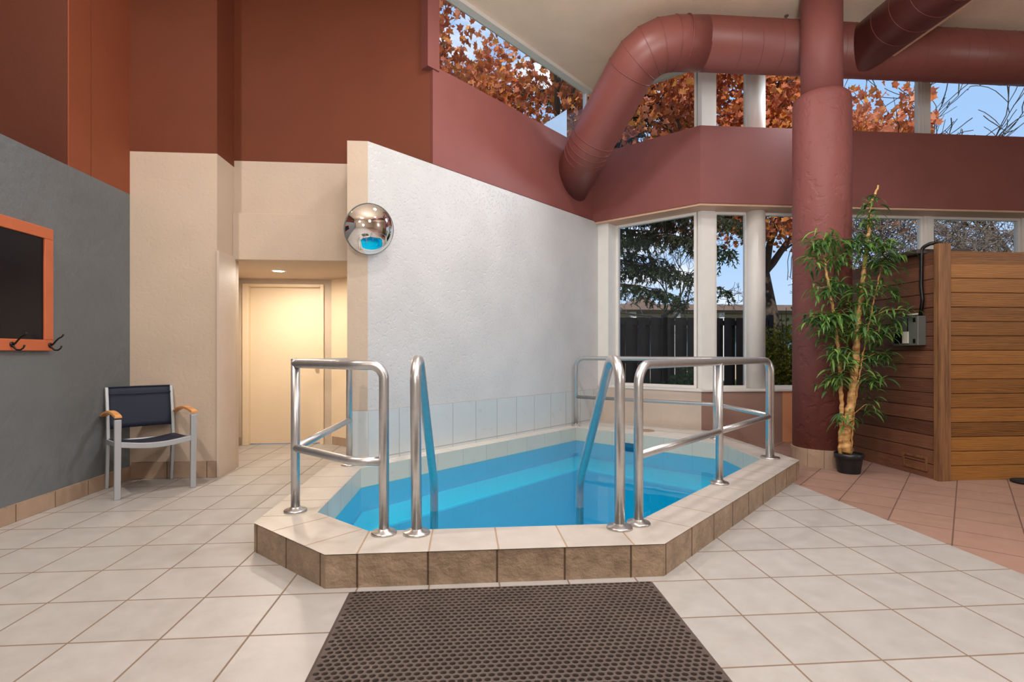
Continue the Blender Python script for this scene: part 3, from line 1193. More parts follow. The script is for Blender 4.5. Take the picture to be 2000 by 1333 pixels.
# ================================================================ FRAMED BOARD WITH HOOKS
bd = empty('framed_board', 'dark board in an orange frame with black coat hooks on the grey wall', 'board', (-3.04, 3.2, 1.58))
fy0, fy1, fz0, fz1, fw = 1.9, 4.16, 1.15, 2.03, .078
mb = MB()
mb.box(-3.039, -3.005, fy0, fy1, fz0, fz0 + fw)
mb.box(-3.039, -3.005, fy0, fy1, fz1 - fw, fz1)
mb.box(-3.039, -3.005, fy0, fy0 + fw, fz0 + fw, fz1 - fw)
mb.box(-3.039, -3.005, fy1 - fw, fy1, fz0 + fw, fz1 - fw)
put(mb.build('frame', M['frame_orange'], bevel=.004), bd)
mb = MB()
mb.box(-3.039, -3.018, fy0 + fw, fy1 - fw, fz0 + fw, fz1 - fw)
put(mb.build('panel', M['board']), bd)
hooks = []
for hyy in (4.125, 3.80, 3.47, 3.14):
    hz = fz0 + .04
    m = MB()
    m.lathe([(.018, 0), (.018, .006), (.010, .01)], (-3.005, hyy, hz), 14, Matrix.Rotation(R(90), 3, 'Y'))
    m.tube([(-3.0, hyy, hz), (-2.985, hyy, hz + .005), (-2.965, hyy, hz + .03), (-2.945, hyy, hz + .05), (-2.925, hyy, hz + .06), (-2.912, hyy, hz + .078)], [.006, .006, .0055, .005, .005, .0065], 10)
    m.tube([(-3.0, hyy, hz), (-2.992, hyy, hz - .018), (-2.975, hyy, hz - .035), (-2.95, hyy, hz - .036), (-2.932, hyy, hz - .022), (-2.925, hyy, hz - .004)], [.006, .006, .0055, .005, .005, .0065], 10)
    put(m.build('coat_hook', M['black']), bd)

# ================================================================ CONVEX MIRROR
mc_ = Vector((-.842, 4.66, 2.19))
mir = empty('convex_mirror', 'round convex safety mirror on the corner of the white wall', 'mirror', tuple(mc_))
nrm = Vector((.6, -1, -.34)).normalized()
Q = nrm.to_track_quat('Z', 'Y').to_matrix()
prof = []
Rr, hgt = .216, .105
Rs = (Rr * Rr + hgt * hgt) / (2 * hgt)
amax = math.asin(Rr / Rs)
for i in range(21):
    a = amax * (1 - i / 20) + .0005
    prof.append((Rs * math.sin(a), Rs * math.cos(a) - (Rs - hgt) + .004))
m = MB()
m.lathe(prof, (0, 0, 0), 56, Q)
m.build('mirror_dome', M['mirror'], parent=mir)
m = MB()
m.lathe([(.05, -.03), (.2, -.012), (.219, 0), (.219, .006), (.214, .006), (.213, .001), (.05, .0)], (0, 0, 0), 48, Q)
m.build('rim', M['metal_grey'], parent=mir)
m = MB()
m.tube([nrm * -.02, Vector((-.02, .14, .02)), Vector((-.07, .198, .02))], .012, 10)
m.build('bracket', M['metal_grey'], parent=mir)

# ================================================================ ROSE COLUMN
pc = (3.62, 5.24)
col = empty('rose_pillar', 'large round dusty rose pillar behind the potted bamboo', 'pillar', (*pc, 0))
m = MB()
m.lathe([(.268, .175), (.268, 3.70), (.255, 3.745), (.225, 3.775), (.192, 3.78)], (0, 0, 0), 56)
m.build('shaft', M['pink_rough'], parent=col)
m = MB()
m.lathe([(.192, 3.78), (.192, ZC - .002)], (0, 0, 0), 48)
m.build('upper_shaft', M['pink'], parent=col)
m = MB()
b0 = 0
n_ = 48
for j in range(n_):
    a0, a1 = 2 * PI * j / n_, 2 * PI * (j + 1) / n_
    r_ = .282
    m.poly([(r_ * math.cos(a0), r_ * math.sin(a0), 0), (r_ * math.cos(a1), r_ * math.sin(a1), 0), (r_ * math.cos(a1), r_ * math.sin(a1), .175), (r_ * math.cos(a0), r_ * math.sin(a0), .175)], [(j / 4, .03), ((j + 1) / 4, .03), ((j + 1) / 4, .97), (j / 4, .97)], True)
    m.poly([(r_ * math.cos(a0), r_ * math.sin(a0), .175), (r_ * math.cos(a1), r_ * math.sin(a1), .175), (.26 * math.cos(a1), .26 * math.sin(a1), .178), (.26 * math.cos(a0), .26 * math.sin(a0), .178)])
m.build('base_ring', M['base_tile'], parent=col)

# ================================================================ DUCT
du = empty('air_duct', 'fat dusty rose round duct running under the ceiling and bending down into the wall', 'duct', (3.3, 5.70, 4.53))
rD = .276
zD = 4.53
m = MB()
m.tube([(2.55, 5.70, zD), (8.98, 5.70, zD)], rD, 44)
main = put(m.build('main_run', M['duct']), du)
E0 = Vector((2.55, 5.70, zD))
P1 = Vector((1.93, 5.80, 4.42))
P2 = Vector((1.50, 6.60, 3.71))
P3 = Vector((1.40, 7.56, 3.43))
# gored elbow : polyline with few segments
Q0 = Vector((2.10, 5.70, zD))


def gore(pts, rad, segs_):
    return fillet(pts, rad, segs_)


pth = gore([Vector((2.56, 5.70, zD)), Vector((1.93, 5.71, zD - .02)), P2, P3], [0, .52, .5, 0], 4)
m = MB()
m.tube(pth, rD, 44, smooth=True)
put(m.build('elbow_run', M['duct']), du)
# seams at the gores
m = MB()
for i in range(1, len(pth) - 1):
    t = (pth[i + 1] - pth[i - 1]).normalized()
    m.tube([pth[i] - t * .004, pth[i] + t * .004], rD + .005, 44)
m.tube([(2.35, 5.70, zD), (2.36, 5.70, zD)], rD + .004, 44)
put(m.build('seam_ring', M['duct']), du)
m = MB()
pts_ = []
for k_ in range(32 * 26 + 1):
    a = 2 * PI * k_ / 32
    pts_.append((2.75 + .235 * k_ / 32, 5.70 + (rD + .0005) * math.cos(a), zD + (rD + .0005) * math.sin(a)))
m.tube(pts_, .0022, 5)
put(m.build('spiral_seam', M['duct']), du)
m = MB()
m.tube([(4.36, 5.62, zD - .02), (4.36, -1.0, zD - .02)], .248, 40)
br = put(m.build('branch_run', M['duct']), du)
m = MB()
pts_ = []
for k_ in range(32 * 26 + 1):
    a = 2 * PI * k_ / 32
    pts_.append((4.36 + .2485 * math.cos(a), 5.3 - .235 * k_ / 32, zD - .02 + .2485 * math.sin(a)))
m.tube(pts_, .0022, 5)
put(m.build('spiral_seam', M['duct']), du)
m = MB()
m.box(4.355 + .17, 4.355 + .20, -1.0, 5.40, zD - .02 - .19, zD - .02 - .178)  # duct seam, its bright highlight put into the pale colour
put(m.build('lit_seam', M['peach_trim']), du)
m = MB()
hr_ = at(1536, 30, 5.70)
m.tube([(hr_.x, 5.70, zD + rD - .01), (hr_.x, 5.70, ZC)], .007, 8)
m.tube([(hr_.x, 5.70, ZC - .012), (hr_.x, 5.70, ZC)], .022, 12)
put(m.build('hanger_rod', M['b_roof']), du)

# ================================================================ SAUNA
sx, syf, syb = 4.17, 4.44, 5.60
sa = empty('sauna_cabin', 'cedar plank sauna cabin with corner post right of the bamboo', 'sauna', (sx, syf, 0))
PZ = .1287
m = MB()
zt = 2.045
nb = 16
for i in range(nb):
    z0_, z1_ = i * PZ, min((i + 1) * PZ, zt)
    if z1_ - z0_ < .02: continue
    g = .0035
    if i == 14: z1_ = zt
    if i == 15: continue
    m.box(4.255, 8.9, syf, syf + .02, z0_ + (g if i else 0), z1_ - g)
m.box(4.255, 8.9, syf + .012, syf + .05, 0, zt)
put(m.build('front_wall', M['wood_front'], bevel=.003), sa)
m = MB()
for i in range(15):
    z0_, z1_ = i * PZ, (i + 1) * PZ
    if i == 14: z1_ = zt
    m.box(sx, sx + .02, syf + .03, syb - .02, z0_ + (.0035 if i else 0), z1_ - .0035)
m.box(sx + .012, sx + .05, syf + .03, syb - .02, 0, zt)
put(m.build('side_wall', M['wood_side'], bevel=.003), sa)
m = MB()
m.box(4.14, 4.255, syf - .028, syf + .03, 0, 2.105)
put(m.build('corner_post', M['wood_post'], bevel=.004), sa)
m = MB()
m.box(sx - .022, sx + .05, syb - .02, syb + .06, 0, 2.0)
put(m.build('rear_trim', M['arm_wood'], bevel=.004), sa)
m = MB()
m.box(sx + .02, 8.9, syf + .02, syb + .05, zt - .03, zt)
put(m.build('roof', M['wood_side']), sa)
# vent
m = MB()
vy0, vy1, vz0, vz1 = 4.56, 4.84, .055, .185
m.box(sx - .012, sx - .001, vy0, vy1, vz0, vz0 + .02)
m.box(sx - .012, sx - .001, vy0, vy1, vz1 - .02, vz1)
m.box(sx - .012, sx - .001, vy0, vy0 + .02, vz0 + .02, vz1 - .02)
m.box(sx - .012, sx - .001, vy1 - .02, vy1, vz0 + .02, vz1 - .02)
vg = put(m.build('vent_grille', M['wood_post']), sa)
m = MB()
m.box(sx - .0035, sx - .0005, vy0 + .02, vy1 - .02, vz0 + .02, vz1 - .02)
vb_ = m.build('vent_opening', M['rubber_dark'])
vb_.parent = vg
vb_.location = -Vector(sa.location)
m = MB()
for i in range(9):
    y = vy0 + .035 + i * (vy1 - vy0 - .07) / 8
    m.box(sx - .010, sx - .003, y - .0035, y + .0035, vz0 + .02, vz1 - .02)
sl = m.build('louvre', M['wood_side'])
sl.parent = vg
sl.location = -Vector(sa.location)
# dark cover on the roof
m = MB()
b0 = 0
pts = [(4.10, 4.60), (4.60, 4.56), (4.66, 4.95), (4.12, 4.93)]
m.prism(pts, zt + .002, zt + .045)
cv = m.build('roof_cover', plain('dark board', srgb(62, 50, 46), .6), bevel=.008)
tag(cv, 'dark flat board lying on top of the sauna near the corner post', 'board')
# control box on the side wall
cbx = empty('control_box', 'grey metal control box on the sauna side wall', 'control box', (sx, 4.72, 1.34))
m = MB()
m.box(sx - .085, sx - .001, 4.575, 4.86, 1.205, 1.475)
put(m.build('housing', M['metal_grey'], bevel=.006), cbx)
m = MB()
m.box(sx - .09, sx - .0851, 4.69, 4.675 + .008, 1.225, 1.46)
put(m.build('seam', M['black']), cbx)
m = MB()
m.box(sx - .092, sx - .0855, 4.745, 4.84, 1.225, 1.335)
put(m.build('display', M['black'], bevel=.002), cbx)
m = MB()
m.box(sx - .095, sx - .0855, 4.675, 4.742, 1.225, 1.335)
dial = put(m.build('dial_plate', M['white_plastic'], bevel=.002), cbx)
m = MB()
m.lathe([(.022, 0), (.020, .012), (.008, .014)], (sx - .095, 4.708, 1.285), 18, Matrix.Rotation(R(-90), 3, 'Y'))
kn = m.build('knob', M['white_plastic'])
kn.parent = dial
kn.location = -Vector(cbx.location)
m = MB()
m.lathe([(.014, 0), (.012, .01), (.004, .012)], (sx - .085, 4.77, 1.40), 14, Matrix.Rotation(R(-90), 3, 'Y'))
put(m.build('lock', M['black']), cbx)
for z_ in (1.245, 1.44):
    m = MB()
    m.box(sx - .09, sx - .0855, 4.60, 4.625, z_ - .02, z_ + .02)
    put(m.build('catch', M['black']), cbx)
m = MB()
m.tube([(sx - .03, 4.60, 1.495), (sx - .03, 4.80, 1.495)], .008, 8)
m.tube([(sx - .03, 4.80, 1.475), (sx - .03, 4.80, 1.497)], .007, 8)
put(m.build('bar', M['white_plastic']), cbx)
m = MB()
m.tube(fillet([(sx - .03, 4.61, 1.47), (sx - .03, 4.585, 1.62), (sx - .03, 4.60, 1.75), (sx - .02, 4.605, 2.10), (sx + .02, 4.54, 2.135), (sx + .14, 4.50, 2.10)], .05, 5), .0165, 10)
cb_ = m.build('cable', M['black'])
tag(cb_, 'thick black cable rising from the control box over the sauna top', 'cable')

# small dark pad at the right
m = MB()
m.lathe([(.10, .001), (.12, .004), (.12, .02), (.10, .026)], (4.865, 4.295, 0), 24)
tag(m.build('floor_pad', M['rubber_dark']), 'black round pad on the floor at the foot of the sauna front', 'pad')

# ================================================================ BAMBOO PLANT
pp = Vector((3.60, 4.815, 0))
pl = empty('potted_bamboo', 'tall potted bamboo with drooping green leaves beside the rose pillar', 'plant', tuple(pp))
m = MB()
m.lathe([(.092, 0), (.096, .01), (.112, .13), (.114, .135), (.122, .137), (.124, .185), (.116, .187), (.112, .165)], (0, 0, 0), 32)
m.build('pot', M['pot'], parent=pl)
m = MB()
m.lathe([(.111, .150), (.111, .166)], (0, 0, 0), 24)
m.build('soil', M['soil'], parent=pl)


def cane(pix, Y0, Y1, r0, r1, nodes, bulge):
    P_ = []
    n_ = len(pix)
    for i, (x, y) in enumerate(pix):
        P_.append(at(x, y, Y0 + (Y1 - Y0) * i / (n_ - 1)))
    # resample
    out, rad = [], []
    L_ = [0]
    for i in range(n_ - 1): L_.append(L_[-1] + (P_[i + 1] - P_[i]).length)
    tot = L_[-1]
    st = nodes * 6
    for k_ in range(st + 1):
        d_ = tot * k_ / st
        i = max(0, min(n_ - 2, next((q_ for q_ in range(n_ - 1) if L_[q_ + 1] >= d_), n_ - 2)))
        f = (d_ - L_[i]) / max(1e-6, L_[i + 1] - L_[i])
        p = P_[i].lerp(P_[i + 1], f)
        w = (k_ % 6) / 6
        wob = .006 * math.sin(k_ * 1.7) + .004 * math.sin(k_ * .6)
        out.append(p + Vector((wob, wob * .5, 0)))
        rr_ = r0 + (r1 - r0) * k_ / st
        rad.append(rr_ * (1 + bulge * (1 - abs(2 * w - 1) * 1.0 if w else -.2)))
    return out, rad


c1, r1_ = cane([(1652, 886), (1653, 840), (1664, 770), (1672, 700), (1676, 620), (1686, 540), (1697, 450), (1700, 400), (1716, 362)], 4.80, 4.86, .037, .008, 22, .22)
c2, r2_ = cane([(1641, 888), (1644, 800), (1640, 700), (1626, 600), (1612, 520), (1606, 470)], 4.84, 4.72, .019, .008, 16, .2)
c3, r3_ = cane([(1662, 888), (1668, 800), (1684, 700), (1704, 600), (1722, 520), (1730, 470)], 4.86, 4.74, .008, .005, 14, .15)
CM = []
for c_, r_ in ((c1, r1_), (c2, r2_), (c3, r3_)):
    m = MB()
    m.tube([p - pp for p in c_], r_, 12)
    CM.append(m)
cl = [(1692, 392, .55), (1700, 420, .6), (1618, 462, 1.1), (1645, 470, 1.0), (1600, 478, .9), (1640, 505, 1.1), (1690, 470, 1.1), (1725, 475, 1.0), (1712, 510, 1.0),
      (1745, 500, .7), (1578, 505, .75), (1632, 548, 1.1), (1602, 562, .9), (1672, 560, 1.0), (1735, 560, .9), (1660, 590, .9), (1588, 620, .9), (1640, 612, 1.1),
      (1612, 655, 1.0), (1665, 640, 1.0), (1700, 605, .95), (1720, 650, 1.0), (1770, 605, .8), (1640, 688, 1.0), (1695, 690, 1.0), (1738, 690, .75), (1632, 735, .9),
      (1612, 745, .6), (1700, 740, .8), (1722, 735, .6), (1648, 815, .5), (1710, 790, .65), (1655, 700, .9), (1580, 618, .8), (1760, 640, .6), (1625, 620, .9), (1690, 640, .9)]
m = MB()
rnd = random.Random(5)
allc = [(p, i) for i, c_ in enumerate((c1, c2, c3)) for p in c_]
for (x, y, s_) in cl:
    Yc = 4.78 + rnd.uniform(-.16, .14)
    if x < 1600: Yc = 4.72
    C_ = at(x, y, Yc)
    src, ci = min(allc, key=lambda q_: (q_[0] - C_).length + max(0, (q_[0] - C_).z + .06) * 2)
    mid = src.lerp(C_, .5) + Vector((0, 0, .04))
    CM[ci].tube([src - pp, mid - pp, C_ - pp], [.004, .003, .002], 5)
    for q_ in range(int(50 * s_)):
        a = rnd.uniform(0, 2 * PI)
        t_ = rnd.random()
        st_ = src.lerp(C_, .45 + .55 * t_) + Vector((rnd.gauss(0, .05), rnd.gauss(0, .035), rnd.gauss(0, .045)))
        dirn = Vector((math.cos(a), math.sin(a), rnd.uniform(-.35, .55))).normalized()
        Ln = rnd.uniform(.11, .21) * (.75 + .25 * s_)
        wd = rnd.uniform(.008, .013)
        side = dirn.cross(Vector((0, 0, 1))).normalized()
        side = (side + Vector((0, 0, rnd.uniform(-.5, .5)))).normalized()
        ps = []
        p = st_.copy()
        d_ = dirn.copy()
        for k_ in range(6):
            ps.append(p.copy())
            p = p + d_ * Ln / 5
            d_ = (d_ + Vector((0, 0, -.34))).normalized()
        b0 = len(m.v)
        wds = [.15, .8, 1, .85, .5, .02]
        for k_ in range(6):
            if (ps[k_].x - pc[0]) ** 2 + (ps[k_].y - pc[1]) ** 2 < .285 ** 2:
                v_ = Vector((ps[k_].x - pc[0], ps[k_].y - pc[1], 0)).normalized() * .29
                ps[k_].x, ps[k_].y = pc[0] + v_.x, pc[1] + v_.y
            if ps[k_].x > sx - .03 and ps[k_].y > syf - .05: ps[k_].x = sx - .035
        for k_ in range(6):
            w_ = wd * wds[k_]
            m.v += [tuple(ps[k_] - pp - side * w_), tuple(ps[k_] - pp + Vector((0, 0, -w_ * .35))), tuple(ps[k_] - pp + side * w_)]
        for k_ in range(5):
            i0 = b0 + k_ * 3
            m.face([i0, i0 + 1, i0 + 4, i0 + 3], None, True)
            m.face([i0 + 1, i0 + 2, i0 + 5, i0 + 4], None, True)
m.build('leaves', M['bamboo_leaf'], parent=pl)
for m_ in CM: m_.build('cane', M['bamboo'], parent=pl)

# ================================================================ OUTSIDE
m = MB()
m.poly([(-60, 7.35, -.12), (80, 7.35, -.12), (80, 120, -.12), (-60, 120, -.12)])
g_ = m.build('ground_outside', M['grass'])
struct(g_)

# fence
fe = empty('board_fence', 'black stained board fence outside the lower windows', 'fence', (4, 9.75, -.12))
m = MB()
x = 1.6
i = 0
while x < 5.66:
    m.box(x, x + .14, 9.70 if i % 2 else 9.80, 9.72 if i % 2 else 9.82, -.12, 1.80)
    x += .118
    i += 1
put(m.build('boards', M['fence']), fe)
m = MB()
for z_ in (.2, .95, 1.66): m.box(1.6, 5.75, 9.74, 9.78, z_, z_ + .09)
put(m.build('rail', M['fence']), fe)
for x in (1.62, 3.6, 5.66):
    m = MB()
    m.box(x, x + .09, 9.70, 9.80, -.12, 1.86)
    put(m.build('post', M['fence']), fe)

# distant building
bg = empty('building', 'long low beige building with brown eave beyond the fence', 'building', (12, 26, -.12))
m = MB()
m.box(2, 26, 25, 31, -.12, 3.1)
put(m.build('wall', M['b_wall']), bg)
m = MB()
m.box(1.5, 26.5, 23.6, 25.0, 3.02, 3.10)
m.prism([(1.5, 23.5), (26.5, 23.5), (26.5, 31.5), (1.5, 31.5)], 3.10, 3.36)
put(m.build('roof', M['b_roof']), bg)
m = MB()
for x_ in (6.95, 7.0):
    pass
gx = at(1257, 600, 23.8)
m.poly([(gx.x - .65, 23.8, 3.36), (gx.x + .65, 23.8, 3.36), (gx.x, 23.8, 3.80)])
m.poly([(gx.x + .65, 23.8, 3.36), (gx.x + .65, 25.4, 3.36), (gx.x, 25.4, 3.80), (gx.x, 23.8, 3.80)])
m.poly([(gx.x - .65, 25.4, 3.36), (gx.x - .65, 23.8, 3.36), (gx.x, 23.8, 3.80), (gx.x, 25.4, 3.80)])
m.poly([(gx.x + .65, 25.4, 3.36), (gx.x - .65, 25.4, 3.36), (gx.x, 25.4, 3.80)])
gb = put(m.build('gable', M['b_roof']), bg)
m = MB()
m.box(gx.x - .22, gx.x + .22, 23.72, 23.79, 3.38, 3.56)
v_ = m.build('gable_vent', M['b_wall'])
v_.parent = gb
v_.location = -Vector(bg.location)
for px_ in (1236, 1322, 1408, 1500, 1600, 1700, 1800):
    p = at(px_, 610, 23.9)
    m = MB()
    m.box(p.x - .13, p.x + .13, 23.8, 24.06, -.12, 3.02)
    put(m.build('porch_post', M['white_trim']), bg)
for px_ in (1215, 1262, 1348, 1430, 1560, 1650):
    p = at(px_, 610, 25)
    m = MB()
    m.box(p.x - .9, p.x + .6, 24.9, 24.99, 1.0, 2.35)
    put(m.build('window', M['b_glass']), bg)

# pale sheet added in place of a reflection in the diagonal window
m = MB()
T0 = [at(1052, 250, 8.6), at(1107, 214, 8.9), at(1107, 300, 8.9), at(1040, 300, 8.6)]
m.poly(T0)
m.poly([p + Vector((-.02, .05, 0)) for p in T0][::-1])
for i_ in range(4):
    j_ = (i_ + 1) % 4
    m.poly([T0[j_], T0[i_], T0[i_] + Vector((-.02, .05, 0)), T0[j_] + Vector((-.02, .05, 0))])
aw = m.build('reflection_panel', M['reflection_sheet'])
tag(aw, 'pale blue triangular stand-in panel outside the high diagonal window, standing in for a reflection', 'stand-in panel')


class Tree:
    def __init__(s, seed):
        s.r = random.Random(seed)
        s.mb = MB()
        s.tips = []

    def grow(s, p, d, L, r, depth, spread=.6, up=.1, gn=.15, split=(2, 3), shrink=.75, minr=.004):
        n_ = 4
        pts, rad = [p.copy()], [r]
        for i_ in range(n_):
            d = (d + Vector((s.r.gauss(0, gn), s.r.gauss(0, gn), s.r.gauss(0, gn) + up * .3))).normalized()
            p = p + d * L / n_
            pts.append(p.copy())
            rad.append(max(minr, r * (1 - .35 * (i_ + 1) / n_)))
        s.mb.tube(pts, rad, 8 if depth > 3 else (5 if depth > 1 else 4), caps=False)
        if depth <= 1:
            s.tips += pts[1:]
        if depth == 0:
            return
        for k_ in range(s.r.randint(*split)):
            nd = (d + Vector((s.r.gauss(0, spread), s.r.gauss(0, spread), s.r.gauss(0, spread * .6) + up))).normalized()
            s.grow(p, nd, L * shrink * s.r.uniform(.8, 1.2), rad[-1] * .78, depth - 1, spread, up, gn, split, shrink, minr)
        if depth > 1:
            q_ = pts[2]
            nd = (d + Vector((s.r.gauss(0, spread * 1.5), s.r.gauss(0, spread * 1.5), s.r.gauss(0, .3)))).normalized()
            s.grow(q_, nd, L * shrink * .8, rad[-1] * .5, depth - 2, spread, up, gn, split, shrink, minr)


LEAF = [(0, 0), (.22, .1), (.5, .12), (.36, .36), (.42, .62), (.14, .6), (0, 1.0), (-.14, .6), (-.42, .62), (-.36, .36), (-.5, .12), (-.22, .1)]


def leaves(m, pts, n_, size, rnd, spread=.25, keep=None):
    for _ in range(n_):
        p = rnd.choice(pts) + Vector((rnd.gauss(0, spread), rnd.gauss(0, spread), rnd.gauss(0, spread) - .05))
        if keep and not keep(p): continue
        s_ = size * rnd.uniform(.7, 1.3)
        q_ = Matrix.Rotation(rnd.uniform(0, 6.28), 3, 'Z') @ Matrix.Rotation(rnd.uniform(.3, 2.6), 3, 'X') @ Matrix.Rotation(rnd.uniform(-1, 1), 3, 'Y')
        b0 = len(m.v)
        for (a, b_) in LEAF:
            m.v.append(tuple(p + q_ @ Vector((a * s_, b_ * s_, abs(a) * s_ * .3))))
        m.face(range(b0, b0 + 12))


def outside_ok(p):
    return p.z > 2.2 and not (p.y < 7.9 + max(0, 0)) and not (p.x < 2.2 and p.x - p.y > -7.0) and p.y > 8.0


def maple(loc, seed, hgt, lab, nleaf, lean=(0, 0), r0=.16, d0=5, first=1.5, size=.15, spread=.62):
    e_ = empty('maple_tree', lab, 'tree', (loc[0], loc[1], -.12), 'autumn maples outside')
    t = Tree(seed)
    base = Vector((0, 0, 0))
    top = Vector((lean[0], lean[1], hgt))
    t.mb.tube([base, base.lerp(top, .4) + Vector((.05, 0, 0)), top], [r0 * 1.25, r0, r0 * .85], 12)
    for k_ in range(4):
        a = k_ * PI / 2 + t.r.uniform(0, 1)
        d_ = Vector((math.cos(a) * .8, math.sin(a) * .8, .75)).normalized()
        t.grow(top, d_, first, r0 * .6, d0 - 1, spread, .12, .12)
    t.mb.build('trunk', M['bark'], parent=e_)
    m = MB()
    o_ = Vector(e_.location)
    leaves(m, t.tips, nleaf, size, t.r, .30, lambda p: (p + o_).y > 8.3 and (p + o_).z > (3.6 if (p + o_).x < 9 else 5.6) and (p + o_).x < (p + o_).y * .93)
    m.build('foliage', M['maple'], parent=e_)
    return e_


maple((8.15, 13.2), 3, 3.3, 'orange maple with forked trunk seen beside the rose pillar', 11000, (-.6, 0), .17, 5, 1.6)
maple((6.0, 13.2), 8, 4.6, 'orange maple behind the chamfered corner windows', 11500, (-.4, -.6), .13, 5, 1.6)
maple((.6, 11.0), 21, 4.8, 'rust orange maple outside the high diagonal window', 12000, (.5, 0), .13, 5, 1.5, .14)

# conifer with drooping boughs
cf = empty('conifer_tree', 'dark conifer with drooping boughs outside the left lower window', 'tree', (2.25, 12.3, -.12))
rr = random.Random(4)
m = MB()
nd_ = MB()
m.tube([(0, 0, 0), (.02, 0, 4), (0, 0, 9)], [.2, .15, .05], 10)


def spray(p, d, L_, mbn, mbw, r_):
    """a bough : wood with hanging side twigs full of needles"""
    n_ = 14
    pts = [p.copy()]
    for i_ in range(n_):
        d = (d + Vector((r_.gauss(0, .05), r_.gauss(0, .05), -.045 + r_.gauss(0, .02)))).normalized()
        p = p + d * L_ / n_
        pts.append(p.copy())
    mbw.tube(pts, [.03 * (1 - .85 * i_ / n_) for i_ in range(n_ + 1)], 5, caps=False)
    for i_ in range(2, n_ + 1):
        for _ in range(6):
            a = r_.uniform(0, 6.28)
            td = Vector((math.cos(a) * .6, math.sin(a) * .6, -r_.uniform(.1, 1.0))).normalized()
            tl = r_.uniform(.15, .5)
            q0 = pts[i_] + Vector((r_.gauss(0, .06), r_.gauss(0, .06), 0))
            q1 = q0 + td * tl * .5
            q2 = q1 + (td + Vector((0, 0, -.6))).normalized() * tl * .5
            for (s0, s1) in ((q0, q1), (q1, q2)):
                ax = (s1 - s0)
                for w_ in range(13):
                    f = r_.random()
                    c_ = s0.lerp(s1, f)
                    dd = (ax.normalized() + Vector((r_.gauss(0, .7), r_.gauss(0, .7), r_.gauss(0, .5)))).normalized()
                    sd = dd.cross(Vector((r_.random(), r_.random(), r_.random()))).normalized() * .014
                    e1 = c_ + dd * .075
                    mbn.poly([c_ - sd, c_ + sd, e1 + sd * .3, e1 - sd * .3])


for k_ in range(38):
    z_ = 2.7 + k_ * .13
    a = rr.uniform(-.75, .25)
    if k_ % 4 == 3: a = rr.uniform(0, 6.28)
    L_ = rr.uniform(2.6, 4.0) if z_ < 5.2 else rr.uniform(1.4, 2.2)
    spray(Vector((0, 0, z_)), Vector((math.cos(a), math.sin(a) * .8, .25)), L_, nd_, m, rr)
m.build('trunk', M['bark'], parent=cf)
nd_.build('needles', M['needles'], parent=cf)


# bare trees
def bare(loc, seed, hgt, lab, depth=6, first=1.1, r0=.07, spread=.7, gn=.28, n0=4, shrink=.78, mat='bark_pale', up=.12, minr=.006):
    e_ = empty('bare_tree', lab, 'tree', (loc[0], loc[1], -.12), 'leafless trees outside')
    t = Tree(seed)
    t.mb.tube([Vector((0, 0, 0)), Vector((.05, 0, hgt * .5)), Vector((0, 0, hgt))], [r0 * 1.3, r0 * 1.1, r0], 9)
    for k_ in range(n0):
        a = k_ * 2 * PI / n0 + t.r.uniform(0, 1)
        t.grow(Vector((0, 0, hgt)), Vector((math.cos(a), math.sin(a), .7)).normalized(), first, r0 * .65, depth, spread, up, gn, (2, 3), shrink, minr)
    t.mb.build('branches', M[mat], parent=e_)
    return e_


bare((8.9, 10.9), 2, 2.4, 'gnarled leafless tree behind the bamboo, left of the sauna window mullion', 6, .8, .07, .8, .32, 5, .8)
bare((11.3, 11.4), 5, 2.4, 'gnarled leafless tree behind the sauna roof, right of the window mullion', 6, .8, .07, .8, .32, 5, .8)
bare((13.6, 12.0), 6, 2.4, 'gnarled leafless tree at the right end of the window row', 6, .8, .07, .8, .32, 5, .8)
bare((6.3, 16.5), 7, 2.2, 'slender leafless tree seen between the window mullions', 5, 1.1, .07, .5, .22)
bare((19.5, 17.0), 9, 3.6, 'tall leafless tree with long limbs in the upper right window', 5, 2.6, .16, .5, .12, 8, .8, 'bark', .02, .012)

# shrubs
def shrub(loc, r_, h_, mat, seed, lab, n_):
    e_ = empty('shrub', lab, 'shrub', (loc[0], loc[1], -.12))
    rn = random.Random(seed)
    t = MB()
    pts = []
    for k_ in range(16):
        a = rn.uniform(0, 6.28)
        q_ = rn.uniform(.2, 1) * r_
        top = Vector((math.cos(a) * q_, math.sin(a) * q_, h_ * rn.uniform(.6, 1)))
        mid = top * .5 + Vector((0, 0, .08))
        t.tube([(0, 0, 0), mid, top], [.02, .012, .005], 5, caps=False)
        for f in range(8): pts.append(mid.lerp(top, f / 7) * rn.uniform(.85, 1))
        for f in range(4): pts.append(mid * (f / 4))
    t.build('stems', M['bark'], parent=e_)
    m = MB()
    leaves(m, pts, n_, .055, rn, .09)
    m.build('foliage', M[mat], parent=e_)


p = at(1532, 690, 9.2)
shrub((p.x + .1, 9.3), .55, 2.15, 'bush', 3, 'tall olive green shrub outside just left of the rose pillar', 3200)
p = at(1335, 730, 8.9)
shrub((p.x, 9.0), .5, 1.1, 'dark_bush', 4, 'low dark green shrub in front of the black fence', 2200)
p = at(1590, 690, 9.6)
shrub((p.x + .6, 10.2), .6, 1.9, 'bush', 6, 'olive shrub outside hidden mostly behind the rose pillar', 2500)

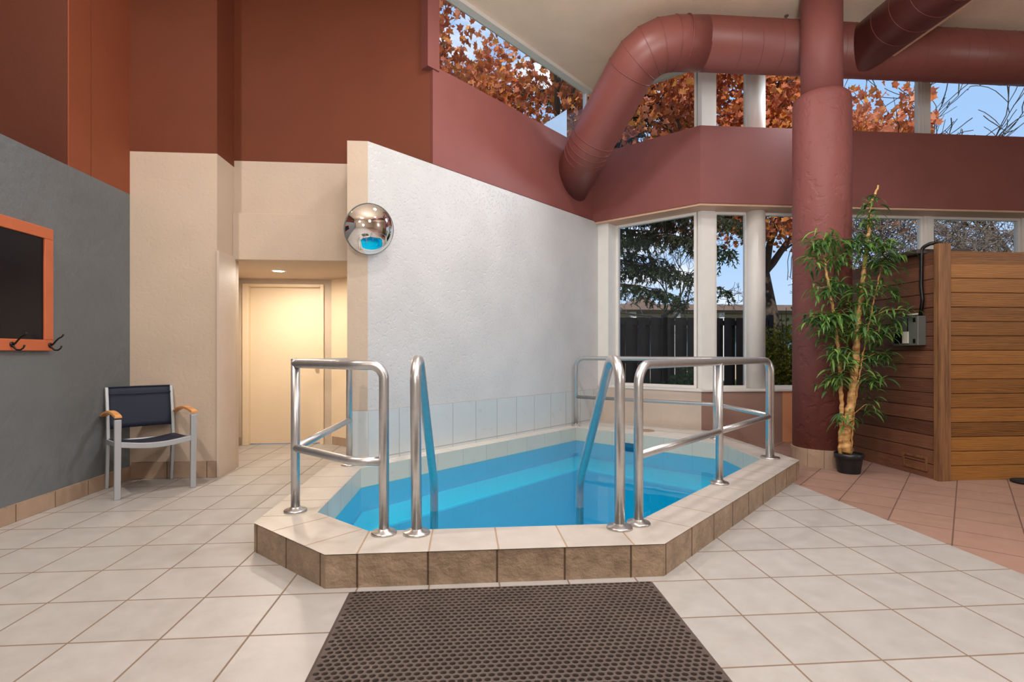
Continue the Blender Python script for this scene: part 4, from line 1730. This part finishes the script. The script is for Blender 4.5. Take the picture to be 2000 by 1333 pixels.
# ================================================================ LIGHT
w = bpy.data.worlds.new('world')
scene.world = w
w.use_nodes = True
nt = w.node_tree
nt.nodes.clear()
out = N(nt, 'ShaderNodeOutputWorld')
bgd = N(nt, 'ShaderNodeBackground')
tc = N(nt, 'ShaderNodeTexCoord')
sp = N(nt, 'ShaderNodeSeparateXYZ')
nt.links.new(tc.outputs['Generated'], sp.inputs[0])
sky = ramp(nt, sp.outputs['Z'], [(0.0, srgb(200, 222, 244)), (.16, srgb(172, 204, 242)), (.5, srgb(150, 190, 238)), (1.0, srgb(130, 176, 232))])
mp = N(nt, 'ShaderNodeMapping')
mp.inputs['Scale'].default_value = (1, 1, 2.6)
mp.inputs['Location'].default_value = (1.7, .6, .3)
nt.links.new(tc.outputs['Generated'], mp.inputs['Vector'])
cl_ = tex_noise(nt, mp.outputs[0], 3.2, 7, .55)
cf_ = ramp(nt, cl_, [(.56, (0, 0, 0, 1)), (.68, (1, 1, 1, 1))])
nt.links.new(mixc(nt, cf_, sky, srgb(250, 250, 252)), bgd.inputs['Color'])
bgd.inputs['Strength'].default_value = 1.2
nt.links.new(bgd.outputs[0], out.inputs[0])


def area(loc, size, power, col, rot=(0, 0, 0), sy=None):
    l_ = bpy.data.lights.new('room_or_fill_light', 'AREA')
    l_.energy = power
    l_.color = col
    l_.size = size
    if sy:
        l_.shape = 'RECTANGLE'
        l_.size_y = sy
    else:
        l_.shape = 'DISK'
    o = bpy.data.objects.new('room_or_fill_light', l_)
    COL.objects.link(o)
    o.location = loc
    o.rotation_euler = rot
    return o


sun = bpy.data.lights.new('sun', 'SUN')
sun.energy = 4.6
sun.angle = R(1)
sun.color = (1, .93, .82)
so = bpy.data.objects.new('sun', sun)
COL.objects.link(so)
so.rotation_euler = (R(48), 0, R(-28))

WARM = (1, .92, .84)
NEUT = (1, .97, .94)
COOL = (.84, .92, 1)


def lampp(loc, power, col, rad=.15):  # added fill points with no fixture, brightening ceiling and walls
    l_ = bpy.data.lights.new('fill_lamp', 'POINT')
    l_.energy = power
    l_.color = col
    l_.shadow_soft_size = rad
    o = bpy.data.objects.new('fill_lamp', l_)
    COL.objects.link(o)
    o.location = loc
    return o


area((-2.78, 2.5, 4.86), .16, 95, WARM)
area((.3, 1.6, 4.86), .45, 70, NEUT)
area((1.0, 4.2, 4.86), .5, 60, NEUT)  # added above the pool to brighten its water and floor
area((3.4, 2.0, 4.86), .6, 80, COOL)
area((0.2, -2.4, 4.86), 1.4, 80, NEUT)
lampp((1.6, 1.2, 3.1), 120, NEUT, .3)
lampp((-.8, -1.5, 3.0), 90, NEUT, .3)
lampp((8.6, 0.5, 3.0), 130, COOL, .3)
lampp((.25, -.7, 1.95), 45, NEUT, .2)  # added fill near the camera for the ceiling and curb front


def spotl(loc, to, power, col, ang, rad=.15):
    l_ = bpy.data.lights.new('fill_spot', 'SPOT')
    l_.energy = power
    l_.color = col
    l_.spot_size = R(ang)
    l_.spot_blend = 1
    l_.shadow_soft_size = rad
    o = bpy.data.objects.new('fill_spot', l_)
    COL.objects.link(o)
    o.location = loc
    o.rotation_euler = (Vector(to) - Vector(loc)).to_track_quat('-Z', 'Y').to_euler()
    return o


spotl((.35, -.5, 1.8), (.9, 4.0, 4.9), 430, NEUT, 105, .3)  # added fill behind the camera, aimed up to brighten the ceiling
spotl((4.7, 6.35, 4.6), (1.6, 6.6, 2.2), 250, COOL, 95, .35)  # added cool fill behind the duct, brightening the diagonal wall like daylight
area((-2.10, 6.15, 2.03), .12, 26, (1, .90, .74))
